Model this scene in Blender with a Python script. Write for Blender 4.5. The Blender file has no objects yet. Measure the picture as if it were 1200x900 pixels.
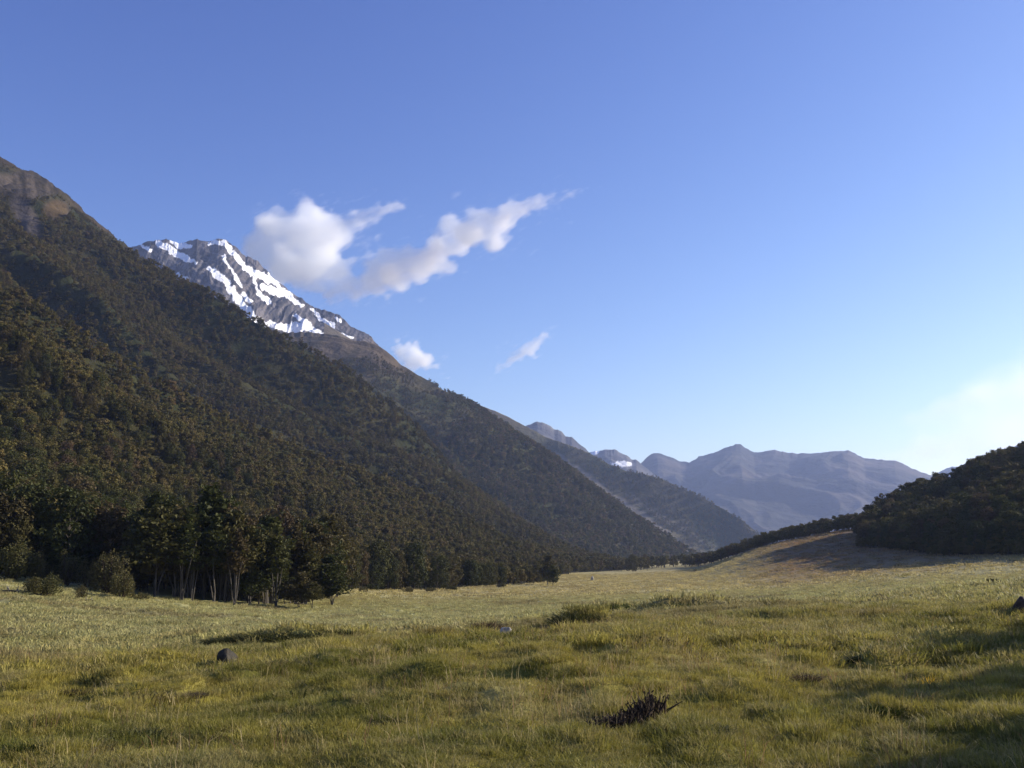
import bpy, bmesh, math
import numpy as np
from mathutils import Vector

# ------------------------------------------------------------------ camera, light, exposure
SC = bpy.context.scene
COL = SC.collection
F = 1167.0            # focal length in pixels of the 1200x900 photograph
HY = 645.0            # image row of the level horizon
CAM_Z = 1.65
PITCH = math.atan((HY - 450.0) / F)
cam = bpy.data.cameras.new("camera")
cam.sensor_width = 36.0
cam.lens = 36.0 * F / 1200.0
cam.clip_start, cam.clip_end = 0.1, 60000.0
cam_o = bpy.data.objects.new("camera", cam)
COL.objects.link(cam_o)
cam_o.location = (0, 0, CAM_Z)
cam_o.rotation_euler = (math.pi / 2 + PITCH, 0, 0)
SC.camera = cam_o

SUN_EL, SUN_AZ = math.radians(22.5), math.radians(71.0)     # azimuth clockwise from the view direction
world = bpy.data.worlds.new("World")
SC.world = world
world.use_nodes = True
wn, wl = world.node_tree.nodes, world.node_tree.links
sky = wn.new("ShaderNodeTexSky")
sky.sky_type = 'NISHITA'
sky.sun_disc = False
sky.sun_elevation, sky.sun_rotation = SUN_EL, SUN_AZ
sky.air_density, sky.dust_density, sky.ozone_density = 1.0, 0.35, 2.0
sep, comb = wn.new("ShaderNodeSeparateColor"), wn.new("ShaderNodeCombineColor")
wl.new(sky.outputs[0], sep.inputs[0])
SKY_G = (1.52, 1.44, 1.06)
SKY_A = (0.84, 0.80, 1.66)
for i in range(3):
    p, m = wn.new("ShaderNodeMath"), wn.new("ShaderNodeMath")
    p.operation, m.operation = 'POWER', 'MULTIPLY'
    p.inputs[1].default_value, m.inputs[1].default_value = SKY_G[i], SKY_A[i]
    wl.new(sep.outputs[i], p.inputs[0]); wl.new(p.outputs[0], m.inputs[0]); wl.new(m.outputs[0], comb.inputs[i])
bg = wn["Background"]
bg.inputs[1].default_value = 0.059
wl.new(comb.outputs[0], bg.inputs[0])

sun = bpy.data.lights.new("sun", 'SUN')
sun.energy = 5.0
sun.angle = math.radians(0.5)
sun.color = (1.0, 0.90, 0.74)
sun_o = bpy.data.objects.new("sun", sun)
COL.objects.link(sun_o)
sd = Vector((math.sin(SUN_AZ) * math.cos(SUN_EL), math.cos(SUN_AZ) * math.cos(SUN_EL), math.sin(SUN_EL)))
sun_o.rotation_euler = sd.to_track_quat('Z', 'Y').to_euler()

vs = SC.view_settings
vs.view_transform, vs.look, vs.gamma, vs.use_curve_mapping = 'Standard', 'None', 1.0, False
vs.exposure = 0.75
SC.render.engine = 'CYCLES'
SC.cycles.use_denoising = True
SC.cycles.max_bounces = 20
SC.cycles.diffuse_bounces = 2
SC.cycles.transmission_bounces = 3
SC.cycles.volume_bounces = 18
SC.cycles.transparent_max_bounces = 12
SC.cycles.volume_step_rate = 2.0
SC.cycles.volume_max_steps = 128

RNG = np.random.default_rng(11)

# ------------------------------------------------------------------ maths helpers
def px_dir(px, py):
    """pixel of the photograph -> (azimuth from +Y, slope = height / horizontal distance)"""
    px, py = np.asarray(px, float), np.asarray(py, float)
    a, b = (px - 600.0) / F, (450.0 - py) / F
    y = math.cos(PITCH) - b * math.sin(PITCH)
    z = math.sin(PITCH) + b * math.cos(PITCH)
    return np.arctan2(a, y), z / np.hypot(a, y)

def to_px(x, y, z):
    """world -> photograph pixel"""
    z = z - CAM_Z
    d = y * math.cos(PITCH) + z * math.sin(PITCH)
    u = -y * math.sin(PITCH) + z * math.cos(PITCH)
    d = np.where(d < 0.01, 0.01, d)
    return 600 + F * x / d, 450 - F * u / d

def hash2(ix, iy, seed):
    h = (ix.astype(np.int64) * 374761393 + iy.astype(np.int64) * 668265263 + seed * 974634777) & 0xFFFFFFFF
    h = ((h ^ (h >> 13)) * 1274126177) & 0xFFFFFFFF
    h = ((h ^ (h >> 16)) * 2246822519) & 0xFFFFFFFF
    return ((h ^ (h >> 15)) & 0xFFFF) / 65535.0

def noise(x, y, seed=0):
    x, y = np.asarray(x, float), np.asarray(y, float)
    ix, iy = np.floor(x), np.floor(y)
    fx, fy = x - ix, y - iy
    fx, fy = fx * fx * fx * (fx * (fx * 6 - 15) + 10), fy * fy * fy * (fy * (fy * 6 - 15) + 10)
    a, b = hash2(ix, iy, seed), hash2(ix + 1, iy, seed)
    c, d = hash2(ix, iy + 1, seed), hash2(ix + 1, iy + 1, seed)
    return (a + (b - a) * fx) * (1 - fy) + (c + (d - c) * fx) * fy

def fbm(x, y, seed=0, octaves=4, gain=0.5):
    s, amp, tot = 0.0, 1.0, 0.0
    for k in range(octaves):
        s = s + amp * (noise(x * 2 ** k + 17.3 * k, y * 2 ** k - 9.1 * k, seed + k) * 2 - 1)
        tot += amp
        amp *= gain
    return s / tot

def ridged(x, y, seed=0, octaves=4, gain=0.5):
    s, amp, tot = 0.0, 1.0, 0.0
    for k in range(octaves):
        n = 1 - np.abs(noise(x * 2 ** k + 31.7 * k, y * 2 ** k + 11.9 * k, seed + k) * 2 - 1) * 2
        s = s + amp * n
        tot += amp
        amp *= gain
    return s / tot

def smooth(a, b, x):
    t = np.clip((x - a) / (b - a), 0, 1)
    return t * t * (3 - 2 * t)

# ------------------------------------------------------------------ scene helpers
def tag(o, label=None, cat=None, group=None, kind=None):
    if label: o["label"] = label
    if cat: o["category"] = cat
    if group: o["group"] = group
    if kind: o["kind"] = kind
    return o

def mesh_data(name, verts, faces=None, quads=None, tris=None, mats=(), midx=None, smooth_shade=False):
    me = bpy.data.meshes.new(name)
    v = np.asarray(verts, np.float32)
    if quads is not None or tris is not None:
        parts, sizes = [], []
        if quads is not None and len(quads):
            parts.append(np.asarray(quads, np.int32).ravel()); sizes.append(np.full(len(quads), 4, np.int32))
        if tris is not None and len(tris):
            parts.append(np.asarray(tris, np.int32).ravel()); sizes.append(np.full(len(tris), 3, np.int32))
        loops, sizes = np.concatenate(parts), np.concatenate(sizes)
        me.vertices.add(len(v)); me.vertices.foreach_set("co", v.ravel())
        me.loops.add(len(loops)); me.loops.foreach_set("vertex_index", loops)
        me.polygons.add(len(sizes))
        me.polygons.foreach_set("loop_start", (np.cumsum(sizes) - sizes).astype(np.int32))
        me.polygons.foreach_set("loop_total", sizes)
    else:
        me.from_pydata(v.tolist(), [], faces)
    for m in mats: me.materials.append(m)
    if midx is not None: me.polygons.foreach_set("material_index", np.asarray(midx, np.int32))
    me.polygons.foreach_set("use_smooth", np.full(len(me.polygons), smooth_shade))
    me.update(calc_edges=True)
    return me

def link(name, data, parent=None, loc=None):
    o = bpy.data.objects.new(name, data)
    COL.objects.link(o)
    if parent is not None: o.parent = parent
    if loc is not None: o.location = loc
    return o

class MB:
    """collects vertices, quads and triangles for one mesh"""
    def __init__(s):
        s.v, s.q, s.t, s.qm, s.tm, s.n = [], [], [], [], [], 0
    def add(s, v, q=None, t=None, m=0):
        v = np.asarray(v, float).reshape(-1, 3)
        if q is not None and len(q):
            q = np.asarray(q, int).reshape(-1, 4); s.q.append(q + s.n); s.qm.append(np.full(len(q), m))
        if t is not None and len(t):
            t = np.asarray(t, int).reshape(-1, 3); s.t.append(t + s.n); s.tm.append(np.full(len(t), m))
        s.v.append(v); s.n += len(v)
    def arrays(s):
        q = np.concatenate(s.q) if s.q else np.zeros((0, 4), int)
        t = np.concatenate(s.t) if s.t else np.zeros((0, 3), int)
        m = np.concatenate(s.qm + s.tm) if (s.qm or s.tm) else np.zeros(0, int)
        return np.concatenate(s.v), q, t, m
    def data(s, name, mats, smooth_shade=False):
        v, q, t, m = s.arrays()
        return mesh_data(name, v, quads=q, tris=t, mats=mats, midx=m, smooth_shade=smooth_shade)
    def tube(s, pts, rad, sides=6, m=0):
        pts = np.asarray(pts, float); n = len(pts)
        d = np.gradient(pts, axis=0); d /= np.linalg.norm(d, axis=1)[:, None] + 1e-9
        ref = np.where(np.abs(d[:, 2:3]) > 0.9, np.array([[1.0, 0, 0]]), np.array([[0, 0, 1.0]]))
        u = np.cross(d, ref); u /= np.linalg.norm(u, axis=1)[:, None] + 1e-9
        w = np.cross(d, u)
        a = np.arange(sides) * 2 * math.pi / sides
        v = pts[:, None] + np.asarray(rad, float)[:, None, None] * (u[:, None] * np.cos(a)[None, :, None] + w[:, None] * np.sin(a)[None, :, None])
        i = np.arange(n - 1)[:, None] * sides; k = np.arange(sides)[None]; k2 = (k + 1) % sides
        q = np.stack([i + k, i + k2, i + sides + k2, i + sides + k], -1).reshape(-1, 4)
        s.add(v.reshape(-1, 3), q=q, m=m)
        top = (n - 1) * sides
        s.add(v[-1], t=[(0, j, j + 1) for j in range(1, sides - 1)], m=m)
    def cards(s, pos, size, rng, up_bias=0.0, aspect=1.6, m=0, vertical=False, out=None):
        """leaf sprays: a bent quad each, facing roughly any way"""
        n = len(pos)
        nrm = rng.normal(size=(n, 3)); nrm[:, 2] = np.abs(nrm[:, 2]) + up_bias
        if vertical: nrm[:, 2] *= 0.25
        if out is not None: nrm = out / (np.linalg.norm(out, axis=1)[:, None] + 1e-9) * 1.5 + rng.normal(0, .5, (n, 3))
        nrm /= np.linalg.norm(nrm, axis=1)[:, None]
        t = np.cross(nrm, rng.normal(size=(n, 3)))
        if vertical: t = np.cross(np.cross(nrm, np.array([0.3, 0.1, 1.0]) + 0.4 * rng.normal(size=(n, 3))), nrm)
        t /= np.linalg.norm(t, axis=1)[:, None] + 1e-9
        b = np.cross(nrm, t)
        L = (np.asarray(size) * np.ones(n))[:, None] * rng.uniform(0.6, 1.3, (n, 1))
        W = L / aspect
        p = np.asarray(pos)
        droop = nrm * L * 0.18
        v = np.stack([p - t * L * .5 - droop, p + b * W * .5, p + t * L * .5 - droop, p - b * W * .5], 1)
        s.add(v.reshape(-1, 3), q=(np.arange(n)[:, None] * 4 + np.arange(4)[None]), m=m)

# ------------------------------------------------------------------ materials
def new_mat(name):
    m = bpy.data.materials.new(name)
    m.use_nodes = True
    nt = m.node_tree
    return m, nt, nt.nodes, nt.links, nt.nodes["Principled BSDF"]

def N(nt, typ, **kw):
    n = nt.nodes.new(typ)
    for k, v in kw.items():
        if k in n.inputs: n.inputs[k].default_value = v
        else: setattr(n, k, v)
    return n

def ramp(nt, stops, fac=None):
    r = nt.nodes.new("ShaderNodeValToRGB")
    e = r.color_ramp.elements
    while len(e) < len(stops): e.new(0.5)
    for i, (p, c) in enumerate(stops):
        e[i].position = p; e[i].color = (*c, 1.0)
    if fac is not None: nt.links.new(fac, r.inputs[0])
    return r

def world_noise(nt, scale, detail=3.0, rough=0.55, stretch=None):
    g = N(nt, "ShaderNodeNewGeometry")
    src = g.outputs["Position"]
    if stretch is not None:
        mp = N(nt, "ShaderNodeMapping"); mp.inputs["Scale"].default_value = stretch
        nt.links.new(src, mp.inputs[0]); src = mp.outputs[0]
    n = N(nt, "ShaderNodeTexNoise", Scale=scale, Detail=detail, Roughness=rough)
    nt.links.new(src, n.inputs["Vector"])
    return n.outputs["Fac"]

def mix(nt, fac, a, b, blend='MIX'):
    m = N(nt, "ShaderNodeMix", data_type='RGBA', blend_type=blend)
    for sock, val in ((m.inputs[0], fac), (m.inputs[6], a), (m.inputs[7], b)):
        if hasattr(val, "links"): nt.links.new(val, sock)
        else: sock.default_value = val if isinstance(val, float) else (*val, 1.0)
    return m.outputs[2]

def leaf_mat(name, stops, trans=0.3, noise_scale=0.6, amount=0.5):
    """foliage: colour by tree (object or instance random) and by clump"""
    m, nt, nd, lk, bs = new_mat(name)
    oi = N(nt, "ShaderNodeObjectInfo")
    r = ramp(nt, [(p_, tuple(.85 * q_ for q_ in c_)) for p_, c_ in stops], oi.outputs["Random"])
    n = world_noise(nt, noise_scale, 2.0)
    dark = ramp(nt, [(0.3, (0.55, 0.55, 0.55)), (0.7, (1.35, 1.3, 1.2))], n)
    c = mix(nt, amount, r.outputs[0], mix(nt, 1.0, r.outputs[0], dark.outputs[0], 'MULTIPLY'))
    stand = ramp(nt, [(0.3, (.78, .78, .78)), (0.7, (1.18, 1.15, 1.12))], world_noise(nt, .012, 3.0))
    c = mix(nt, 1.0, c, stand.outputs[0], 'MULTIPLY')
    lk.new(c, bs.inputs["Base Color"])
    bs.inputs["Roughness"].default_value = 0.65
    bs.inputs["Specular IOR Level"].default_value = 0.15
    tr = N(nt, "ShaderNodeBsdfTranslucent"); lk.new(c, tr.inputs[0])
    mx = N(nt, "ShaderNodeMixShader"); mx.inputs[0].default_value = trans
    lk.new(bs.outputs[0], mx.inputs[1]); lk.new(tr.outputs[0], mx.inputs[2])
    lk.new(mx.outputs[0], nd["Material Output"].inputs[0])
    return m

def plain_mat(name, c1, c2, scale, rough=0.85, detail=5.0, bump=0.0, stretch=None):
    m, nt, nd, lk, bs = new_mat(name)
    n = world_noise(nt, scale, detail, 0.6, stretch)
    r = ramp(nt, [(0.3, c1), (0.7, c2)], n)
    lk.new(r.outputs[0], bs.inputs["Base Color"])
    bs.inputs["Roughness"].default_value = rough
    bs.inputs["Specular IOR Level"].default_value = 0.2
    if bump:
        b = N(nt, "ShaderNodeBump", Strength=bump, Distance=0.05); lk.new(n, b.inputs["Height"]); lk.new(b.outputs[0], bs.inputs["Normal"])
    return m

M = {}
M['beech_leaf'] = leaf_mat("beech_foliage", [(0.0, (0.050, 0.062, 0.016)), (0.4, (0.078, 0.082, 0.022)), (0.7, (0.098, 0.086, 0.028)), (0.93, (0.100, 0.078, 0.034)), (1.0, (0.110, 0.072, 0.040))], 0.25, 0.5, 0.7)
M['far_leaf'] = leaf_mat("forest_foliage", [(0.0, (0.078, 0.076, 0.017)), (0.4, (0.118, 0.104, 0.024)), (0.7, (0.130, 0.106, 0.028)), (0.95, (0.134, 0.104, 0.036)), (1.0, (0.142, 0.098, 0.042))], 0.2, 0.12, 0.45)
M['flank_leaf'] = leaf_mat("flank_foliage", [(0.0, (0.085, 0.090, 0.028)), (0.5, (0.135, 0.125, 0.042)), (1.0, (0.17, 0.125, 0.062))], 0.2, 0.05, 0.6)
M['shrub_leaf'] = leaf_mat("shrub_foliage", [(0.0, (0.10, 0.102, 0.034)), (1.0, (0.14, 0.122, 0.05))], 0.2, 1.5, 0.6)
M['bark'] = plain_mat("pale_bark", (0.035, 0.029, 0.023), (0.135, 0.12, 0.098), 2.0, stretch=(1, 1, 0.3))
M['dark_wood'] = plain_mat("dark_wood", (0.026, 0.018, 0.012), (0.085, 0.058, 0.038), 14.0)
M['log_wood'] = plain_mat("weathered_wood", (0.10, 0.075, 0.06), (0.36, 0.32, 0.27), 6.0)
M['rock_dark'] = plain_mat("lichen_rock", (0.010, 0.010, 0.008), (0.065, 0.058, 0.045), 5.0, bump=0.6)
M['rock_brown'] = plain_mat("brown_rock", (0.018, 0.013, 0.010), (0.085, 0.06, 0.045), 7.0, bump=0.6)
M['rock_pale'] = plain_mat("pale_rock", (0.16, 0.155, 0.14), (0.50, 0.48, 0.45), 6.0, bump=0.5)

def attr_mat(name, rough=0.95, fine=None, bump=None, amount=0.5):
    """colour from the mesh's own 'tone' attribute, broken up by fine noise"""
    m, nt, nd, lk, bs = new_mat(name)
    a = N(nt, "ShaderNodeAttribute", attribute_name="tone")
    c = a.outputs["Color"]
    if fine:
        for sc in fine:
            r = ramp(nt, [(0.28, (0.45, 0.45, 0.45)), (0.72, (1.5, 1.5, 1.5))], world_noise(nt, sc, 4.0, 0.65))
            c = mix(nt, amount, c, mix(nt, 1.0, c, r.outputs[0], 'MULTIPLY'))
    lk.new(c, bs.inputs["Base Color"])
    bs.inputs["Roughness"].default_value = rough
    bs.inputs["Specular IOR Level"].default_value = 0.1
    if bump:
        n = world_noise(nt, bump[0], 6.0, 0.65)
        b = N(nt, "ShaderNodeBump", Strength=bump[1], Distance=bump[2]); lk.new(n, b.inputs["Height"]); lk.new(b.outputs[0], bs.inputs["Normal"])
    return m

M['ground'] = attr_mat("meadow_ground", fine=(1.3, 0.22), bump=(3.0, 0.8, 0.12), amount=0.45)
M['forest_floor'] = attr_mat("mountain_side", fine=(0.05, 0.012), bump=(0.12, 0.8, 3.0), amount=0.5)
M['far_forest'] = attr_mat("far_mountain_side", fine=(0.045, 0.012), bump=(0.07, 0.9, 7.0), amount=0.4)
M['far_range'] = attr_mat("far_range_side", fine=(0.012, 0.004), bump=(0.012, 0.8, 25.0), amount=0.35)
M['rock_range'] = attr_mat("alpine_rock_and_snow", rough=0.8, fine=(0.03,), bump=(0.03, 0.9, 12.0), amount=0.3)

# ------------------------------------------------------------------ ground
GR = np.array([1.5, 5, 10, 16, 22, 30, 45, 70, 110, 160, 230, 320, 450, 650, 1000, 3000, 9300], float)
GT = {
    -600: (0, 0, 0, -.1, -.4, -.8, -1, 0, 2, 4, 6, 8, 10, 10, 0, -12, -12),
    0:    (0, 0, 0, -.15, -.5, -1.5, -2.3, -2.4, -2.0, 0, 2, 4, 6, 6, 0, -12, -12),
    200:  (0, 0, 0, -.15, -.5, -1.45, -2.3, -3.2, -4.0, -3, -1, 0, 0, 0, -6, -12, -12),
    350:  (0, 0, 0, -.15, -.55, -1.4, -1.9, -3.5, -5.1, -5.5, -5, -5, -5, -6, -9, -12, -12),
    430:  (0, 0, 0, -.12, -.5, -1.2, -1.9, -3.4, -5.1, -6.0, -7, -6, -6, -6, -9, -12, -12),
    500:  (0, 0, 0, -.1, -.4, -1.0, -1.8, -3.3, -5.0, -6.3, -7.7, -8, -8.5, -9, -11, -12, -12),
    640:  (0, 0, 0, -.1, -.3, -.7, -1.4, -2.8, -4.6, -6.0, -7.6, -8.8, -9.5, -11, -12, -12, -12),
    740:  (0, 0, 0, 0, -.1, -.5, -1.2, -2.5, -4.2, -5.5, -7.3, -8.6, -9.8, -11.2, -12, -12, -12),
    820:  (0, 0, 0, 0, 0, -.3, -1.1, -2.2, -3.8, -5.0, -6.5, -7.3, -7.8, -8, -11, -12, -12),
    900:  (0, 0, 0, 0, 0, -.2, -.9, -1.9, -3.2, -4.5, -5.6, -3, 4.0, 4.9, -8, -12, -12),
    1000: (0, 0, 0, 0, 0, -.1, -.6, -1.4, -2.6, -3.4, -3.6, 2, 11, 12, -5, -12, -12),
    1100: (0, 0, 0, 0, .05, 0, -.3, -.9, -1.8, -2.7, -1.4, 4, 10, 12, 0, -12, -12),
    1200: (0, 0, .05, .1, .1, .1, 0, -.4, -1.3, -2.3, .8, 5, 10, 12, 5, -12, -12),
    1800: (0, 0, .1, .1, .2, .3, .5, 1, 2, 4, 6, 8, 10, 10, 0, -12, -12),
}
_gth = np.array([px_dir(k, 680)[0] for k in GT])
_gth = np.concatenate([[-math.pi, -2.0], _gth, [2.0, math.pi]])
_gz = np.array([GT[k] for k in GT], float)
_gz = np.concatenate([[_gz[0] * .5, _gz[0]], _gz, [_gz[-1], _gz[0] * .5]])
# resample on a fine regular (azimuth, log r) table and soften the kinks
_TH = np.linspace(-math.pi, math.pi, 1441)
_LR = np.linspace(math.log(GR[0]), math.log(GR[-1]), 360)
_tab = np.stack([np.interp(_LR, np.log(GR), row) for row in _gz])
_tab = np.stack([np.interp(_TH, _gth, _tab[:, j]) for j in range(len(_LR))], 1)
def _blur(a, n, axis):
    k = np.exp(-np.linspace(-2, 2, 2 * n + 1) ** 2); k /= k.sum()
    pad = [(0, 0), (0, 0)]; pad[axis] = (n, n)
    return np.apply_along_axis(lambda r: np.convolve(r, k, 'valid'), axis, np.pad(a, pad, mode='edge'))
_tab = _blur(_blur(_tab, 7, 1), 8, 0)

MOUNDS = []      # (x, y, half-width across, half-depth, height, turn)
def ground_base(x, y):
    x, y = np.asarray(x, float), np.asarray(y, float)
    r, th = np.maximum(np.hypot(x, y), GR[0]), np.arctan2(x, y)
    i = np.clip((th + math.pi) / (2 * math.pi) * 1440, 0, 1439.999); j = np.clip((np.log(r) - _LR[0]) / (_LR[1] - _LR[0]), 0, len(_LR) - 1.001)
    i0, j0 = i.astype(int), j.astype(int); fi, fj = i - i0, j - j0
    z = (_tab[i0, j0] * (1 - fi) + _tab[i0 + 1, j0] * fi) * (1 - fj) + (_tab[i0, j0 + 1] * (1 - fi) + _tab[i0 + 1, j0 + 1] * fi) * fj
    for mx, my, a, b, h, t in MOUNDS:
        dx, dy = x - mx, y - my
        u, v = dx * math.cos(t) + dy * math.sin(t), -dx * math.sin(t) + dy * math.cos(t)
        z = z + h * np.exp(-np.abs(u / a) ** 2.6 - (v / b) ** 2)
    return z

def ground_z(x, y):
    x, y = np.asarray(x, float), np.asarray(y, float)
    r = np.hypot(x, y)
    near = 1 - smooth(150, 500, r)
    z = ground_base(x, y)
    hum = np.clip(noise(x / .55, y / .55, 5) - .45, 0, 1) * .22 + fbm(x / 1.7, y / 1.7, 6, 3) * .10 + fbm(x / 7, y / 7, 7, 3) * .16
    hum = hum * (0.7 + 1.0 * smooth(6, 16, r))
    return z + hum * near + fbm(x / 45, y / 45, 8, 3) * .5 * smooth(40, 250, r) * (1 - smooth(600, 1200, r))

def hit(px, py, rmin=3.0, rmax=1500.0):
    """first point of the ground under a pixel of the photograph"""
    th, s = px_dir(px, py)
    r = np.exp(np.linspace(math.log(rmin), math.log(rmax), 3000))
    x, y = r * math.sin(th), r * math.cos(th)
    below = CAM_Z + s * r <= ground_base(x, y)
    k = int(np.argmax(below)) if below.any() else len(r) - 1
    return float(x[k]), float(y[k]), float(ground_z(x[k], y[k])), float(r[k])

def mound(px, py, wpx, hpx, turn=0.0, depth=None, r=None):
    x, y, z, rr = hit(px, py)
    a = wpx * .5 * rr / F
    MOUNDS.append((x, y, a, depth if depth else max(a * .5, .35), hpx * rr / F, turn))

mound(322, 758, 155, 18, 0.06, .7)
mound(1040, 775, 60, 12)
mound(1110, 752, 70, 12)
mound(960, 748, 70, 9)
mound(620, 800, 70, 12)
mound(860, 815, 60, 12)
mound(170, 800, 80, 10)
mound(420, 830, 90, 12)      # the stream bank
mound(500, 758, 60, 14)
mound(680, 744, 70, 27, 0.1)
mound(728, 724, 54, 17)
mound(805, 724, 84, 19)
mound(572, 754, 38, 13)

def zone_tone(x, y):
    """true colour of the grass cover by place: yellow green near, grey green on the low flat, tan on the right-hand rise"""
    r, th = np.hypot(x, y), np.arctan2(x, y)
    p = 600 + F * np.tan(np.clip(th, -1.2, 1.2)) * math.cos(PITCH)
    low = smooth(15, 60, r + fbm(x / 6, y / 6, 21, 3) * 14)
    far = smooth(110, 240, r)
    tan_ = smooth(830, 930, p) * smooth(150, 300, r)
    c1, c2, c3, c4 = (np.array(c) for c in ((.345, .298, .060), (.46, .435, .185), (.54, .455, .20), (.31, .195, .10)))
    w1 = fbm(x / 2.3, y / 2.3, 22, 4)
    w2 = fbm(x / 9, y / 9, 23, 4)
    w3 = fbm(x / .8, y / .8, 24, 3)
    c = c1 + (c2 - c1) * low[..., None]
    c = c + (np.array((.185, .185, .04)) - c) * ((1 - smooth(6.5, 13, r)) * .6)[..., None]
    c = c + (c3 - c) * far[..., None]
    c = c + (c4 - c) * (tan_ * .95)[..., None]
    green, brown, pale = np.array((.100, .118, .020)), np.array((.140, .092, .045)), np.array((.36, .33, .18))
    c = c + (green - c) * (smooth(.08, .5, w1 + .5 * w3) * .6 * (1 - .5 * low))[..., None]
    c = c + (brown - c) * (smooth(.15, .55, w2 - .4 * w1) * .5)[..., None]
    c = c + (pale - c) * (smooth(.2, .6, -w1 + .4 * w3) * .35)[..., None]
    return c * .85

fine_t = np.linspace(-math.radians(40), math.radians(40), 760)
coarse = np.linspace(math.radians(40), math.radians(320), 130)[1:-1]
gth = np.concatenate([fine_t, coarse])
grr = np.exp(np.linspace(math.log(1.5), math.log(9300), 600))
X, Y = grr[:, None] * np.sin(gth)[None], grr[:, None] * np.cos(gth)[None]
Z = ground_z(X, Y)
nr, nt_ = X.shape
_gz_grid = np.concatenate([Z, Z[:, :1]], 1); _gth_ext = np.concatenate([gth, [gth[0] + 2 * math.pi]])
def ground_z(x, y):
    """height of the finished ground sheet"""
    x, y = np.asarray(x, float), np.asarray(y, float)
    th = np.arctan2(x, y); th = np.where(th < gth[0], th + 2 * math.pi, th)
    lr = (np.log(np.maximum(np.hypot(x, y), 1.51)) - math.log(1.5)) / (math.log(9300) - math.log(1.5)) * (nr - 1)
    j = np.interp(th, _gth_ext, np.arange(nt_ + 1)); i = np.clip(lr, 0, nr - 1.001); j = np.clip(j, 0, nt_ - .001)
    i0, j0 = i.astype(int), j.astype(int); fi, fj = i - i0, j - j0
    return (_gz_grid[i0, j0] * (1 - fj) + _gz_grid[i0, j0 + 1] * fj) * (1 - fi) + (_gz_grid[i0 + 1, j0] * (1 - fj) + _gz_grid[i0 + 1, j0 + 1] * fj) * fi
gv = np.concatenate([np.stack([X, Y, Z], -1).reshape(-1, 3), [[0, 0, 0]]])
ii, kk = np.arange(nr - 1)[:, None] * nt_, np.arange(nt_)[None]
k2 = (kk + 1) % nt_
gq = np.stack([ii + kk, ii + nt_ + kk, ii + nt_ + k2, ii + k2], -1).reshape(-1, 4)[:, ::-1]
gt_ = np.stack([np.full(nt_, nr * nt_), np.arange(nt_), (np.arange(nt_) + 1) % nt_], -1)[:, ::-1]
gm = mesh_data("meadow", gv, quads=gq, tris=gt_, mats=[M['ground']], smooth_shade=True)
at = gm.attributes.new("tone", 'FLOAT_COLOR', 'POINT')
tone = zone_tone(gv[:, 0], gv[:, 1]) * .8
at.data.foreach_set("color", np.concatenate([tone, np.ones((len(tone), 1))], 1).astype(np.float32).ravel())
tag(link("meadow_ground", gm), "grassy valley floor running from the camera to the mountains", "ground", kind="structure")

# ------------------------------------------------------------------ mountains
class Mountain:
    """a flank from a foot line up to a crest line given in the photograph, each crest point at its own distance"""
    def __init__(s, crest, foot, g=1.15, back=0.6, jag=0.0):
        cr = np.array(crest, float)
        s.jag = jag
        th, sl = px_dir(cr[:, 0], cr[:, 1])
        o = np.argsort(th)
        s.th, s.sl, s.rc = th[o], sl[o], cr[o, 2]
        f = np.array(foot, float)
        s.fth = px_dir(f[:, 0], np.full(len(f), 680.0))[0]; s.fr, s.fz = f[:, 1], f[:, 2]
        s.g, s.back = g, back
        s.disp = lambda x, y, z, t: 0.0
    def at_th(s, th):
        sl, rc = np.interp(th, s.th, s.sl), np.interp(th, s.th, s.rc)
        return CAM_Z + sl * rc, rc, np.interp(th, s.fth, s.fz), np.interp(th, s.fth, s.fr)
    def z(s, x, y):
        x, y = np.asarray(x, float), np.asarray(y, float)
        r, th = np.hypot(x, y), np.arctan2(x, y)
        zc, rc, zf, rf = s.at_th(th)
        t = (r - rf) / (rc - rf)
        face = zf + (zc - zf) * np.sign(t) * np.abs(t) ** s.g
        z = np.where(t <= 1, np.where(t < 0, zf + t * (rc - rf) * .3, face), zc - (r - rc) * s.back)
        if s.jag:
            z = z + s.jag * 1.6 * rc / F * fbm(np.tan(th) * F / 5.5, th * 0, 7, 4, .6) * smooth(.86, 1.0, t)
        return z + s.disp(x, y, z, t), t
    def mesh(s, name, mat, tone, nth=400, nt=160, tmax=None, smooth_shade=True, end_back=500.0):
        th = np.linspace(s.th[0], s.th[-1], nth)
        zc, rc, zf, rf = s.at_th(th)
        tt = np.linspace(-0.04, 1.0, nt)
        r = rf[None] + (rc - rf)[None] * tt[:, None]
        rb = rc[None] + end_back * np.linspace(0, 1, 14)[1:, None] ** 1.4
        r = np.concatenate([r, rb])
        x, y = r * np.sin(th)[None], r * np.cos(th)[None]
        z, t = s.z(x, y)
        v = np.stack([x, y, z], -1).reshape(-1, 3)
        R = len(r)
        i, k = np.arange(R - 1)[:, None] * nth, np.arange(nth - 1)[None]
        q = np.stack([i + k, i + k + 1, i + nth + k + 1, i + nth + k], -1).reshape(-1, 4)
        me = mesh_data(name, v, quads=q, mats=[mat], smooth_shade=smooth_shade)
        c = tone(x.ravel(), y.ravel(), z.ravel(), t.ravel())
        a = me.attributes.new("tone", 'FLOAT_COLOR', 'POINT')
        a.data.foreach_set("color", np.concatenate([c, np.ones((len(c), 1))], 1).astype(np.float32).ravel())
        return me

def env(t, foot=0.12, top=0.25):
    """noise is held back at the foot and at the crest"""
    return smooth(0, foot, t) * (1 - (1 - top) * smooth(0.8, 1.0, t)) * (t <= 1.0) + (t > 1.0) * top

def lerp(c1, c2, w):
    return np.asarray(c1) + (np.asarray(c2) - np.asarray(c1)) * np.asarray(w)[..., None]

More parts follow.
